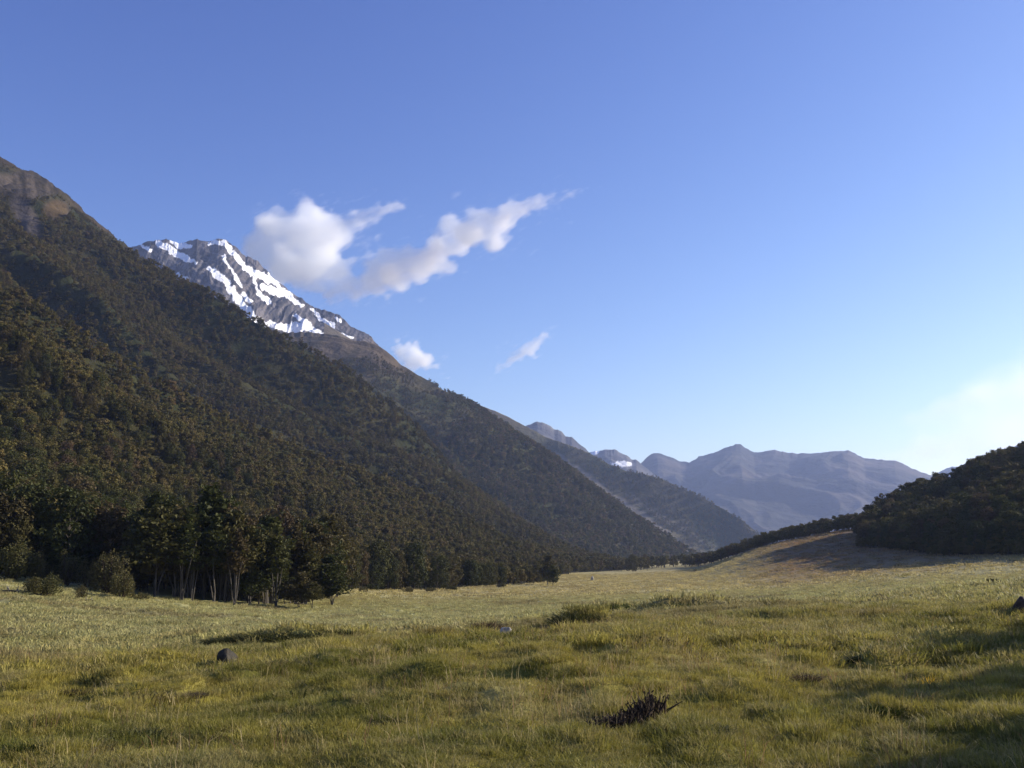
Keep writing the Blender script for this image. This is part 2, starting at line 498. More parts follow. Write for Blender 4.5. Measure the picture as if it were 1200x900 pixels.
# A: the near forested flank on the left
EDGE = [(-500, 660), (-200, 670), (0, 681), (40, 686), (100, 692), (160, 697), (200, 703), (250, 708), (300, 711), (345, 711), (385, 707), (402, 702), (412, 692), (450, 692), (500, 692), (560, 688), (640, 683), (652, 671), (680, 668), (710, 667), (745, 667)]
footA = [(-500, 105, -1.5), (-100, 112, -1.5), (0, 122, -1.5), (100, 140, -2.5), (200, 158, -4.5), (300, 185, -5.5), (400, 225, -7), (480, 262, -8.5), (560, 305, -9.5), (640, 390, -10.5), (690, 500, -12), (745, 640, -13)]
A = Mountain([(-700, 40, 1200), (-300, 60, 1320), (-120, 120, 1360), (0, 188, 1360), (15, 195, 1358), (25, 200, 1357), (38, 203, 1352), (47, 209, 1348), (62, 216, 1344), (80, 231, 1336), (100, 251, 1328), (112, 260, 1324), (130, 274, 1316), (160, 301, 1308),
              (200, 332, 1296), (250, 364, 1272), (300, 398, 1248), (350, 434, 1224), (400, 470, 1192), (440, 500, 1144), (483, 527, 1088), (540, 568, 1000), (592, 602, 1008), (633, 626, 882), (670, 647, 860), (700, 654, 780), (745, 667, 700)], footA, g=1.45, jag=1.0)
def dispA(x, y, z, t):
    e = env(t, .25, .05) * np.clip((z + 8) / 110, 0, 1)
    gul = ridged(y / 210 + fbm(x / 220, y / 220, 33, 2) * .5, x / 900, 31, 3)
    return e * (gul * 72 + fbm(x / 55, y / 55, 35, 4) * 6) + smooth(.70, .86, t) * (t < 1.02) * smooth(-400, -470, x) * (ridged((x - .4 * y) / 60, z / 190, 36, 4, .6) - .3) * 16 * (1 - .7 * smooth(.93, 1., t))
A.disp = dispA
def bareA(x, y, z):
    px, py = to_px(x, y, z)
    w = fbm(px / 14, py / 14, 41, 3) * 10
    d1 = np.hypot((px - 28 - (py - 250) * .45) / 15, (py - 254) / 32)          # scree chute
    d2 = np.hypot((px - 66) / 18, (py - 246) / 14)                            # tan slip
    d3 = np.hypot((px - 30) / 44, (py - 218) / 20)                            # crags under the top
    k = 1 - smooth(.75, 1.1, np.minimum(np.minimum(d1, d2), d3) + w * .02)
    return k, d1, d2, d3
def toneA(x, y, z, t):
    k, d1, d2, d3 = bareA(x, y, z)
    px_, py_ = to_px(x, y, z)
    base = lerp((.024, .028, .010), (.036, .034, .014), smooth(-.3, .3, fbm(x / 40, y / 40, 42, 3)))
    base = lerp(base, (.048, .034, .021), smooth(.86, 1.0, t) * .8 * (1 - .8 * smooth(120, 260, px_)))
    rock = lerp((.022, .019, .014), (.066, .054, .043), smooth(-.3, .3, fbm((px_ - .25 * py_) / 4.5, py_ / 15, 43, 5)))
    c = lerp(base, rock, k)
    c = lerp(c, (.085, .072, .063), (1 - smooth(.5, 1., d1)) * .9)
    return lerp(c, (.075, .052, .024), (1 - smooth(.5, 1.1, d2)) * .85)
mA = A.mesh("near_mountain", M['forest_floor'], toneA, 520, 260)
tag(link("near_mountain", mA), "steep forested mountain flank filling the left side", "mountain", kind="structure")

# B: the second flank behind it
B = Mountain([(120, 420, 1950), (200, 405, 1930), (300, 395, 1900), (330, 391, 1880), (365, 390, 1850), (400, 396, 1820), (430, 404, 1800), (445, 411, 1790), (458, 421, 1780), (470, 432, 1770), (490, 443, 1750), (520, 461, 1720), (550, 477, 1690), (583, 497, 1660), (633, 531, 1600), (692, 570, 1520), (758, 616, 1420), (808, 648, 1350), (860, 672, 1320)],
             [(100, 900, -8), (400, 950, -10), (700, 1050, -14), (808, 1290, -14), (880, 1300, -14)], g=1.25, jag=.9)
def dispB(x, y, z, t):
    e = env(t, .2, .10) * np.clip((z + 10) / 200, 0, 1)
    gul = ridged(y / 320 + fbm(x / 300, y / 300, 53, 2) * .45, x / 1500, 51, 3)
    return e * (gul * 60 + fbm(x / 60, y / 60, 55, 4) * 7)
B.disp = dispB
def toneB(x, y, z, t):
    px, py = to_px(x, y, z)
    base = lerp((.045, .050, .018), (.065, .058, .026), smooth(-.3, .3, fbm(x / 60, y / 60, 56, 3)))
    up = smooth(230, 320, z + fbm(x / 70, y / 70, 57, 3) * 60)
    return lerp(base, lerp((.105, .080, .052), (.06, .05, .034), smooth(-.2, .3, fbm(x / 30, y / 90, 58, 3))), up)
mB = B.mesh("middle_mountain", M['far_forest'], toneB, 520, 240, end_back=900)
tag(link("middle_mountain", mB), "second forested mountain spur, beyond the near flank and below the snow peak", "mountain", kind="structure")

# C: the third flank
C = Mountain([(380, 380, 2700), (440, 415, 2700), (470, 429, 2680), (500, 449, 2650), (520, 458, 2640), (540, 468, 2620), (560, 474, 2600), (580, 482, 2580), (600, 491, 2560), (615, 499, 2550), (640, 512, 2530), (665, 520, 2500), (690, 530, 2480), (712, 542, 2460), (735, 552, 2440), (755, 556, 2430), (775, 561, 2420), (800, 573, 2400), (825, 584, 2380), (848, 597, 2360), (868, 609, 2340), (885, 622, 2330), (900, 640, 2320), (940, 664, 2320)],
             [(300, 1900, -10), (700, 2000, -14), (850, 2250, -14), (940, 2300, -14)], g=1.2, jag=.4)
def dispC(x, y, z, t):
    e = env(t, .2, .08) * np.clip((z + 10) / 240, 0, 1)
    gul = ridged(y / 420 + .3 + fbm(x / 350, y / 350, 63, 2) * .4, x / 1800, 61, 3)
    return e * (gul * 75 + fbm(x / 80, y / 80, 65, 4) * 8)
C.disp = dispC
def toneC(x, y, z, t):
    px, py = to_px(x, y, z)
    base = lerp((.055, .060, .025), (.088, .076, .040), smooth(-.3, .3, fbm(x / 90, y / 90, 66, 3)))
    up = smooth(220, 340, z + fbm(x / 90, y / 90, 67, 3) * 60)
    c = lerp(base, (.105, .088, .056), up)
    line = np.abs((py - 532) - (px - 650) * .73 + fbm(px / 12, py / 12, 68, 3) * 7)
    scree = (1 - smooth(3, 8, line)) * smooth(640, 655, px) * (1 - smooth(800, 815, px))
    line2 = np.abs((py - 580) - (px - 735) * .62 + fbm(px / 9, py / 9, 69, 3) * 5)
    scree2 = (1 - smooth(2, 5, line2)) * smooth(730, 740, px) * (1 - smooth(830, 850, px)) * .35
    return lerp(c, (.22, .19, .155), np.maximum(scree * .75, scree2))
mC = C.mesh("third_mountain", M['far_forest'], toneC, 460, 200, end_back=1000)
tag(link("third_mountain", mC), "third mountain spur with a pale scree chute, ending in a rounded shoulder", "mountain", kind="structure")

# S: the snow peak
S = Mountain([(60, 300, 3000), (120, 296, 3000), (165, 289, 3000), (172, 285, 3000), (180, 284, 3000), (192, 282, 3000), (203, 283, 3000), (214, 286, 3000), (222, 283, 3000), (231, 281, 3000), (238, 284, 3000), (247, 285, 3000), (256, 282, 3000), (264, 283, 3000), (270, 288, 3000), (276, 290, 3000), (283, 298, 3000), (290, 303, 3000), (300, 307, 3000), (310, 316, 3000),
              (318, 325, 3000), (330, 335, 3000), (340, 344, 3000), (352, 351, 2990), (362, 359, 2980), (375, 364, 2970), (390, 369, 2950), (400, 373, 2940), (412, 384, 2920), (425, 390, 2900), (436, 398, 2880), (444, 408, 2860), (452, 418, 2850), (462, 432, 2840), (485, 448, 2830), (520, 470, 2820)],
             [(50, 2150, 120), (300, 2150, 180), (530, 2200, 60)], g=1.05, jag=1.3)
def dispS(x, y, z, t):
    e = env(t, .1, .16)
    rk = ridged((x + .35 * z) / 170 + fbm(x / 120, z / 120, 73, 3) * .5, (z - .5 * x) / 420, 71, 5, .6)
    return e * (rk * 52 + ridged((x + 1.2 * z) / 95 + fbm(x / 90, z / 90, 74, 3) * .6, (z - .7 * x) / 170, 75, 5, .6) * 17)
S.disp = dispS
SNOW = [[(168, 288, 3), (176, 294, 3)], [(186, 285, 5), (203, 294, 6), (216, 302, 5), (229, 308, 3)], [(202, 284, 4), (214, 288, 5), (222, 289, 4)], [(244, 287, 2), (252, 284, 4), (262, 285, 5), (270, 293, 5), (278, 302, 5), (287, 313, 6), (298, 320, 7), (311, 325, 7), (322, 331, 6), (331, 339, 4)],
        [(208, 322, 2), (220, 326, 3)], [(246, 314, 4), (256, 323, 6), (268, 334, 7), (274, 343, 7), (280, 352, 7), (288, 362, 7), (294, 372, 7), (303, 377, 6), (318, 381, 6), (335, 384, 7), (350, 383, 7), (362, 385, 6), (376, 390, 4), (388, 393, 2)],
        [(285, 345, 4), (292, 352, 4)], [(302, 345, 3), (310, 350, 4), (318, 355, 3)], [(308, 336, 6), (322, 342, 6), (336, 345, 6), (344, 352, 5), (354, 358, 3)], [(346, 370, 4), (356, 376, 5), (362, 382, 5)], [(365, 364, 2), (374, 373, 4), (384, 378, 5), (392, 382, 3)], [(396, 374, 3), (400, 377, 2)],
        [(262, 300, 2), (272, 318, 3), (283, 336, 3)], [(266, 369, 2.5), (267, 370, 2.5)], [(297, 320, 4), (300, 338, 3), (305, 348, 3)], [(316, 320, 3), (328, 330, 3)], [(400, 392, 2), (412, 396, 2)]]
def snow_mask(px, py):
    d = np.full(px.shape, 99.0)
    wx, wy = px + fbm(px / 6, py / 6, 76, 4) * 3.2, py + fbm(px / 6, py / 6, 79, 4) * 3.2
    for pl in SNOW:
        for (x0, y0, r0), (x1, y1, r1) in zip(pl[:-1], pl[1:]):
            vx, vy = x1 - x0, y1 - y0
            t = np.clip(((wx - x0) * vx + (wy - y0) * vy) / (vx * vx + vy * vy), 0, 1)
            d = np.minimum(d, np.hypot(wx - x0 - t * vx, wy - y0 - t * vy) / (.76 * (r0 + (r1 - r0) * t)))
    holes = fbm(px / 3.2, py / 5.0, 77, 3)
    return 1 - smooth(.82, .95, d + holes * .4)
def toneS(x, y, z, t):
    px, py = to_px(x, y, z)
    c = lerp((.03, .03, .035), (.12, .11, .11), smooth(-.35, .35, fbm((px + .6 * py) / 4, py / 13, 78, 5)))
    c = lerp(c, (.11, .085, .06), smooth(388, 402, py + fbm(px / 20, py / 20, 80, 2) * 8) * .8)
    return lerp(c, (.86, .88, .92), snow_mask(px, py))
mS = S.mesh("snow_peak", M['rock_range'], toneS, 800, 420, end_back=900)
tag(link("snow_peak", mS), "rocky peak streaked with snow above the forested flanks", "mountain", kind="structure")

# D, E: two small far peaks, F: the long hazy range, G: a farther hilltop
def rough_range(crest, foot, amp, seed, wl=500, g=1.05, jag=1.0):
    m = Mountain(crest, foot, g=g, jag=jag)
    m.disp = lambda x, y, z, t: env(t, .1, .06) * (ridged(x / wl + .6 * z / wl + fbm(x / wl, y / wl, seed + 3, 2) * .5, y / wl / 2.2 - .5 * z / wl, seed, 4) * amp + fbm(x / 120, y / 120, seed + 5, 3) * amp * .2)
    return m
def tone_range(c1, c2, seed, sc=300, snow=()):
    def f(x, y, z, t):
        c = lerp(c1, c2, smooth(-.35, .35, fbm(x / sc, y / sc + z / sc, seed, 4)))
        if snow:
            px, py = to_px(x, y, z)
            for sx, sy, a, b in snow:
                k = 1 - smooth(.7, 1.0, np.hypot((px - sx) / a, (py - sy) / b) + fbm(px / 4, py / 4, seed + 9, 3) * .6)
                c = lerp(c, (.85, .87, .9), k)
        return c
    return f
D = rough_range([(560, 525, 4500), (600, 508, 4500), (608, 502, 4500), (616, 499, 4500), (622, 497, 4500), (630, 494, 4500), (637, 495, 4500), (645, 499, 4500), (650, 503, 4500), (658, 505, 4500), (663, 511, 4500), (670, 512, 4500), (677, 519, 4500), (686, 525, 4500), (695, 536, 4500), (720, 556, 4500)],
                [(550, 3700, 100), (730, 3700, 60)], 40, 81, 300, jag=.6)
tag(link("grey_peak", D.mesh("grey_peak", M['far_range'], tone_range((.06, .06, .068), (.13, .125, .12), 82, 120), 200, 80, end_back=500)), "small grey rock peak rising behind the third spur", "mountain", kind="structure")
E = rough_range([(670, 548, 5200), (690, 531, 5200), (697, 529, 5200), (703, 529, 5200), (709, 527, 5200), (716, 526, 5200), (722, 528, 5200), (728, 531, 5200), (734, 533, 5200), (740, 538, 5200), (746, 539, 5200), (751, 543, 5200), (765, 556, 5200), (800, 580, 5200)],
                [(660, 4300, 60), (810, 4300, 60)], 40, 84, 300)
tag(link("small_snowy_peak", E.mesh("small_snowy_peak", M['far_range'], tone_range((.06, .06, .068), (.11, .105, .105), 85, 120, ((697, 530, 8, 3), (730, 544, 13, 4))), 220, 90, end_back=500)), "small far peak with two snow patches in the notch", "mountain", kind="structure")
FR = rough_range([(640, 610, 6500), (700, 572, 6500), (735, 552, 6500), (748, 545, 6500), (754, 540, 6500), (762, 534, 6500), (770, 531, 6500), (778, 533, 6500), (787, 537, 6500), (798, 541, 6500), (808, 542, 6500), (814, 539, 6500), (822, 535, 6500), (835, 531, 6500), (845, 528, 6500), (855, 523, 6500), (862, 521, 6500), (868, 521, 6500), (875, 525, 6500), (884, 530, 6500), (892, 530, 6500), (903, 528, 6500), (912, 528, 6500),
                  (925, 531, 6500), (940, 532, 6500), (955, 532, 6500), (968, 530, 6500), (975, 530, 6500), (985, 528, 6500), (993, 528, 6500), (1003, 532, 6500), (1012, 537, 6500), (1030, 539, 6500), (1048, 540, 6500), (1060, 545, 6500), (1075, 552, 6500), (1088, 556, 6500), (1110, 563, 6500), (1160, 590, 6500), (1240, 620, 6500)],
                 [(620, 4700, -13), (900, 4200, -13), (1250, 4700, -13)], 85, 87, 620)
tag(link("hazy_range", FR.mesh("hazy_range", M['far_range'], tone_range((.030, .032, .030), (.075, .064, .055), 88, 350, ()), 420, 130, end_back=900)), "long blue hazy mountain range closing the valley", "mountain", kind="structure")
G = rough_range([(1040, 570, 7800), (1085, 559, 7800), (1098, 555, 7800), (1108, 550, 7800), (1118, 547, 7800), (1126, 546, 7800), (1135, 542, 7800), (1145, 539, 7800), (1165, 530, 7800), (1200, 520, 7800), (1300, 490, 7800), (1500, 470, 7800)],
                [(1000, 6800, -13), (1500, 6800, -13)], 60, 90, 600)
tag(link("far_hilltop", G.mesh("far_hilltop", M['far_range'], tone_range((.07, .07, .06), (.12, .10, .09), 91, 350), 140, 60, end_back=600)), "small pale hilltop showing over the right-hand hill", "mountain", kind="structure")

# R: the forested hill on the right
R = Mountain([(1006, 636, 380), (1014, 622, 385), (1022, 608, 390), (1040, 597, 400), (1060, 590, 410), (1100, 577, 420), (1120, 570, 425), (1150, 558, 430), (1180, 547, 435), (1200, 540, 440), (1260, 514, 450), (1400, 470, 440), (1700, 420, 400)],
             [(990, 350, 5), (1012, 330, 4), (1060, 290, 1.5), (1100, 265, .3), (1200, 230, .5), (1400, 200, 2), (1700, 170, 4)], g=.9, back=.25)
R.disp = lambda x, y, z, t: env(t, .2, .3) * (fbm(x / 60, y / 60, 95, 4) * 6)
toneR = lambda x, y, z, t: lerp((.032, .034, .015), (.05, .042, .024), smooth(-.3, .3, fbm(x / 30, y / 30, 96, 3)))
tag(link("right_hill", R.mesh("right_hill", M['forest_floor'], toneR, 220, 110, end_back=250)), "low forested hill rising at the right edge", "hill", kind="structure")


# ------------------------------------------------------------------ tree building
def make_beech(seed, H, W, bare=0.3, tiers=7, leaves=2600, card=0.5, flat=0.30, lean=0.0):
    """mountain beech: a forked pale trunk with limbs, foliage in flat uneven tiers. -> (wood MB, crown MB)"""
    rng = np.random.default_rng(seed)
    wood, crown = MB(), MB()
    n = 7
    zz = np.linspace(-.3, H * .93, n)
    wob = np.cumsum(rng.normal(0, H * .012, (n, 2)), 0); wob -= wob[1]
    path = np.column_stack([wob[:, 0] + lean * zz, wob[:, 1], zz])
    rad = np.interp(zz / H, [0, .1, .6, 1], [H * .012, H * .0095, H * .0068, H * .0022])
    rad[0] *= 1.5
    wood.tube(path, rad, 7)
    for k in range(rng.integers(1, 3)):
        a = rng.uniform(0, 6.28); ln = rng.uniform(.10, .2)
        s_ = np.linspace(0, 1, 5)[:, None]
        q = np.array([math.cos(a), math.sin(a), 0]) * H * ln * s_ ** 1.2 + np.array([0, 0, 1]) * H * rng.uniform(.6, .8) * s_ + rng.normal(0, .012 * H, (5, 3)) - np.array([0, 0, .3])
        wood.tube(q, np.linspace(H * .009, H * .003, 5), 5)
    pts, szs = [], []
    for k in range(tiers):
        f = bare + (1 - bare) * (k + rng.uniform(.1, .9)) / tiers
        base = np.array([np.interp(f * H * .88, zz, path[:, c]) for c in (0, 1, 2)])
        prof = math.sin(math.pi * min(1, .18 + .82 * (f - bare) / (1 - bare)) ** .75) ** .7 if f < .995 else .2
        nl = rng.integers(3, 6)
        a0 = rng.uniform(0, 6.28)
        for j in range(nl):
            a = a0 + j * 6.283 / nl + rng.normal(0, .35)
            L = W * .5 * max(.25, prof) * rng.uniform(.55, 1.15)
            d = np.array([math.cos(a), math.sin(a), 0])
            rise = L * rng.uniform(.25, .75)
            s = np.linspace(0, 1, 4)[:, None]
            limb = base + d * L * s + np.array([0, 0, 1]) * rise * s ** .7 + rng.normal(0, .05 * L, (4, 3)) * s
            wood.tube(limb, np.linspace(H * .0065, H * .0018, 4), 4)
            for c in range(rng.integers(2, 4)):
                ctr = limb[-1] * (1 - .28 * c) + base * (.28 * c) + rng.normal(0, .10 * L, 3)
                rr = L * rng.uniform(.34, .58) + .25
                m = int(leaves / (tiers * 4.5 * 2.5))
                u = rng.normal(size=(m, 3)); u /= np.linalg.norm(u, axis=1)[:, None]
                u *= rng.uniform(.35, 1.0, (m, 1)) ** .5
                q = ctr + u * np.array([rr, rr, rr * flat * rng.uniform(.8, 1.5)])
                pts.append(q)
    m = max(20, leaves // 16)
    tip = path[-1] + rng.normal(size=(m, 3)) * np.array([W * .09, W * .09, H * .035])
    pts.append(tip)
    P = np.concatenate(pts)
    P[:, 2] = np.minimum(P[:, 2], H * 1.02)
    crown.cards(P, card, rng, up_bias=.5, aspect=1.5)
    return wood, crown

def make_dome(seed, H, W, low=.12, leaves=3000, card=.42):
    """rounded beech with foliage down to the ground -> (wood MB, crown MB)"""
    rng = np.random.default_rng(seed)
    wood, crown = MB(), MB()
    path = np.array([(0, 0, -.3), (.1, .05, H * .3), (-.05, .1, H * .6), (.05, 0, H * .86)])
    wood.tube(path, [H * .016, H * .011, H * .007, H * .002], 6)
    pts, ctrs = [], []
    n = 34
    for k in range(n):
        f = low + (1 - low) * ((k + .5) / n) * .92
        prof = math.sqrt(max(.03, 1 - ((f - .42) / .60) ** 2))
        a = k * 2.39996 + rng.normal(0, .3)
        q = W * .5 * prof * rng.uniform(.35, .82)
        c = np.array([q * math.cos(a), q * math.sin(a), f * H])
        b = np.array([np.interp(max(.05, f - .16) * H, path[:, 2], path[:, j]) for j in (0, 1, 2)])
        wood.tube([b, (b + c) / 2 + np.array([0, 0, .03 * H]), c], [H * .005, H * .0035, H * .0012], 4)
        ctrs.append(c)
        m = leaves // n
        u = rng.normal(size=(m, 3)); u /= np.linalg.norm(u, axis=1)[:, None]
        pts.append(c + u * rng.uniform(.45, 1, (m, 1)) ** .5 * np.array([W * .17, W * .17, H * .075]) * rng.uniform(.75, 1.25))
    P = np.concatenate(pts); Q = np.concatenate([np.tile(c, (len(q), 1)) for c, q in zip(ctrs, pts)])
    crown.cards(P, card, rng, aspect=1.5, out=(P - Q) + .25 * (P - np.array([0, 0, .42 * H])))
    return wood, crown

def far_tree(seed, H, W, leaves=230, card=1.0):
    """a light tree of the same build for the forest mass: short trunk, domed uneven crown of leaf sprays"""
    rng = np.random.default_rng(seed)
    mb = MB()
    mb.tube([(0, 0, -.6), (.1, 0, H * .4), (0, .1, H * .85)], [H * .02, H * .014, H * .004], 5, m=1)
    pts, ctrs = [], []
    for k in range(9):
        f = rng.uniform(.25, .95)
        w = W * .5 * math.sqrt(max(.05, 1 - ((f - .5) / .52) ** 2))
        a = rng.uniform(0, 6.28)
        ctr = np.array([math.cos(a) * w * .6, math.sin(a) * w * .6, f * H])
        ctrs.append(ctr)
        u = rng.normal(size=(leaves // 9, 3)); u /= np.linalg.norm(u, axis=1)[:, None]
        pts.append(ctr + u * rng.uniform(.4, 1, (len(u), 1)) * np.array([W * .25, W * .25, H * .10]))
    P = np.concatenate(pts)
    mb.cards(P, card, rng, aspect=1.35, m=0, out=(P - np.repeat(np.array(ctrs), leaves // 9, axis=0)) * 1.2 + .5 * (P - np.array([0, 0, .5 * H])) * np.array([1, 1, .6]))
    return mb

# ------------------------------------------------------------------ scattering of what nobody could count
def scatter(name, protos, pos, rot, scl, idx, mats, label, cat, tint=None):
    """one object: prototypes and points live in its own mesh, geometry nodes set a prototype at each point"""
    V, Q, T, MQ, MT, pid, n = [], [], [], [], [], [], 0
    for k, p in enumerate(protos):
        v, q, t, m = p.arrays()
        V.append(v); Q.append(q + n); T.append(t + n); MQ.append(m[:len(q)]); MT.append(m[len(q):]); pid.append(np.full(len(v), k)); n += len(v)
    np_ = len(pos)
    V.append(np.asarray(pos)); pid.append(np.full(np_, -1))
    me = mesh_data(name, np.concatenate(V), quads=np.concatenate(Q), tris=np.concatenate(T), mats=mats, midx=np.concatenate(MQ + MT))
    nv = len(me.vertices)
    def attr(nm, typ, prop, arr):
        full = np.zeros((nv,) + arr.shape[1:], np.float32 if typ != 'INT' else np.int32)
        full[n:] = arr
        me.attributes.new(nm, typ, 'POINT').data.foreach_set(prop, full.ravel())
    me.attributes.new("proto", 'INT', 'POINT').data.foreach_set("value", np.concatenate(pid).astype(np.int32))
    attr("pick", 'INT', "value", np.asarray(idx, np.int32))
    attr("turn", 'FLOAT_VECTOR', "vector", np.asarray(rot, np.float32))
    attr("size", 'FLOAT_VECTOR', "vector", np.asarray(scl, np.float32))
    if tint is not None: attr("tint", 'FLOAT_COLOR', "color", np.column_stack([tint, np.ones(len(tint))]).astype(np.float32))
    ng = bpy.data.node_groups.new(name + "_scatter", 'GeometryNodeTree')
    ng.interface.new_socket("Geometry", in_out='INPUT', socket_type='NodeSocketGeometry')
    ng.interface.new_socket("Geometry", in_out='OUTPUT', socket_type='NodeSocketGeometry')
    nd, lk = ng.nodes, ng.links
    gi, go = nd.new("NodeGroupInput"), nd.new("NodeGroupOutput")
    def named(nm, typ):
        a = nd.new("GeometryNodeInputNamedAttribute"); a.data_type = typ; a.inputs[0].default_value = nm
        return next(o for o in a.outputs if o.enabled and o.name == "Attribute")
    pa = named("proto", 'INT')
    def part(k):
        c = nd.new("FunctionNodeCompare"); c.data_type, c.operation = 'INT', 'EQUAL'
        ins = [i for i in c.inputs if i.enabled]
        lk.new(pa, ins[0]); ins[1].default_value = k
        sp = nd.new("GeometryNodeSeparateGeometry"); sp.domain = 'POINT'
        lk.new(gi.outputs[0], sp.inputs[0]); lk.new(c.outputs[0], sp.inputs[1])
        return sp.outputs[0]
    join = nd.new("GeometryNodeJoinGeometry")
    for k in reversed(range(len(protos))):
        g2i = nd.new("GeometryNodeGeometryToInstance"); lk.new(part(k), g2i.inputs[0]); lk.new(g2i.outputs[0], join.inputs[0])
    iop = nd.new("GeometryNodeInstanceOnPoints")
    lk.new(part(-1), iop.inputs["Points"]); lk.new(join.outputs[0], iop.inputs["Instance"])
    iop.inputs["Pick Instance"].default_value = True
    lk.new(named("pick", 'INT'), iop.inputs["Instance Index"])
    e2r = nd.new("FunctionNodeEulerToRotation"); lk.new(named("turn", 'FLOAT_VECTOR'), e2r.inputs[0]); lk.new(e2r.outputs[0], iop.inputs["Rotation"])
    lk.new(named("size", 'FLOAT_VECTOR'), iop.inputs["Scale"])
    lk.new(iop.outputs[0], go.inputs[0])
    o = link(name, me)
    md = o.modifiers.new("scatter", 'NODES'); md.node_group = ng
    return tag(o, label, cat, kind="stuff")

def jitter_grid(x0, x1, y0, y1, step, rng):
    n = int((x1 - x0) * (y1 - y0) / step ** 2 * 1.12)
    return rng.uniform(x0, x1, n), rng.uniform(y0, y1, n)

def even_grid(x0, x1, y0, y1, step, rng):
    gx, gy = np.meshgrid(np.arange(x0, x1, step), np.arange(y0, y1, step))
    return gx.ravel() + rng.uniform(-.45, .45, gx.size) * step, gy.ravel() + rng.uniform(-.45, .45, gx.size) * step

def edge_r(px):
    return np.interp(px, EDGE_PX, EDGE_R)
EDGE_PX, EDGE_R = [-500, -200], [92, 98]
for px, py in EDGE:
    if 0 <= px < 645:
        EDGE_PX.append(px); EDGE_R.append(hit(px, py)[3])

EDGE_PX += [652, 680, 710, 745]; EDGE_R += [430, 520, 590, 650]
# ------------------------------------------------------------------ candidate tree places
rng = np.random.default_rng(5)
def polar(x, y):
    th, r = np.arctan2(x, y), np.hypot(x, y)
    return 600 + F * np.tan(np.clip(th, -1.3, 1.3)) * 0.985, r
# A: from the meadow edge up to the ridge
x, y = jitter_grid(-900, 160, 20, 1420, 3.7, rng)
x2, y2 = even_grid(-330, 40, 60, 360, 3.9, rng)
r2 = np.hypot(x2, y2); e2 = edge_r(polar(x2, y2)[0])
near2 = (r2 < e2 + 34)
keep1 = np.hypot(x, y) > edge_r(polar(x, y)[0]) + 34
x, y = np.concatenate([x[keep1], x2[near2]]), np.concatenate([y[keep1], y2[near2]])
p, r = polar(x, y)
z, t = A.z(x, y)
gz = ground_z(x, y)
zz = np.maximum(z, gz)
ok = (y > 25) & (np.arctan2(x, y) > A.th[0]) & (p < 742) & (r > edge_r(p) + 1.5 + 11 * (1 - smooth(150, 190, p))) & (t < 1.12) & (p > -330)
x, y, p, r, zz, t = (a[ok] for a in (x, y, p, r, zz, t))
bare = bareA(x, y, zz)[0]
keep = (rng.uniform(size=len(x)) > bare * .93) & ((t < .9) | (rng.uniform(size=len(x)) < .8))
x, y, p, r, zz, t = (a[keep] for a in (x, y, p, r, zz, t))
near_ = 1 - smooth(150, 330, r)
hgt = rng.uniform(6.2, 10.0, len(x)) * (.74 + .36 * near_) * (1 - .80 * smooth(.74, .97, t) * (1 - .75 * smooth(90, 260, p))) * (1 - .2 * smooth(500, 640, p) * (t < .3))
hgt *= 1 - .7 * np.clip(bareA(x, y, zz)[0], 0, 1)
hgt *= np.where(rng.uniform(size=len(x)) < .12, 1.2, 1.0)
TA = np.column_stack([x, y, zz - .2, hgt, r, p])
# valley-end thicket and the trees along the right-hand terrace and hill
ex = []
for px0, px1, n, r0, r1, h0, h1 in ((655, 760, 60, 600, 760, 6, 10), (740, 830, 70, 660, 800, 6, 9)):
    q = rng.uniform(px0, px1, n); rr = rng.uniform(r0, r1, n)
    th = px_dir(q, np.full(n, 668.0))[0]
    xx, yy = rr * np.sin(th), rr * np.cos(th)
    ex.append(np.column_stack([xx, yy, ground_z(xx, yy) - .2, rng.uniform(h0, h1, n), rr, q]))
q = rng.uniform(800, 1025, 420)
rr = np.interp(q, [800, 840, 870, 900, 960, 1025], [610, 540, 500, 480, 460, 425]) + 75 * rng.uniform(0, 1, 420) ** 1.3
th = px_dir(q, np.full(420, 640.0))[0]
xx, yy = rr * np.sin(th), rr * np.cos(th)
hh = rng.uniform(4.5, 7.5, 420)
ex.append(np.column_stack([xx, yy, ground_z(xx, yy) - .2, hh, rr, q]))
x, y = jitter_grid(90, 420, 110, 560, 3.6, rng)
z, t = R.z(x, y); gz = ground_z(x, y); p, r = polar(x, y)
ok = (np.arctan2(x, y) > R.th[0] + .002) & (t > .0) & (t < 1.25) & (p < 1480)
TR = np.column_stack([x, y, np.maximum(z, gz) - .2, rng.uniform(5, 8.5, len(x)), r, p])[ok]
TALL = np.concatenate([TA] + ex + [TR])

# the trees that show largest are things of their own
tx, ty = to_px(TALL[:, 0], TALL[:, 1], TALL[:, 2] + TALL[:, 3])
app = TALL[:, 3] / TALL[:, 4]
# hidden by trees in front: march a coarse column buffer from near to far
order = np.argsort(TALL[:, 4])
top = np.full(1400, 1000.0)
vis = np.zeros(len(TALL))
bx, by = to_px(TALL[:, 0], TALL[:, 1], TALL[:, 2])
for i in order:
    c0, c1 = int(tx[i] + 100 - 4), int(tx[i] + 100 + 5)
    if c0 < 100 or c1 > 1300: continue
    vis[i] = np.clip(np.minimum(top[c0:c1], by[i]) - ty[i], 0, 400).mean()
    hw = int(max(2, .22 * TALL[i, 3] * F / TALL[i, 4]))
    a, b = max(0, int(tx[i]) + 100 - hw), min(1399, int(tx[i]) + 100 + hw)
    top[a:b] = np.minimum(top[a:b], ty[i] + .12 * (by[i] - ty[i]))
score = vis * app
pick = np.zeros(len(TALL), bool)
left = np.argsort(-score)[:246]
pick[left] = True

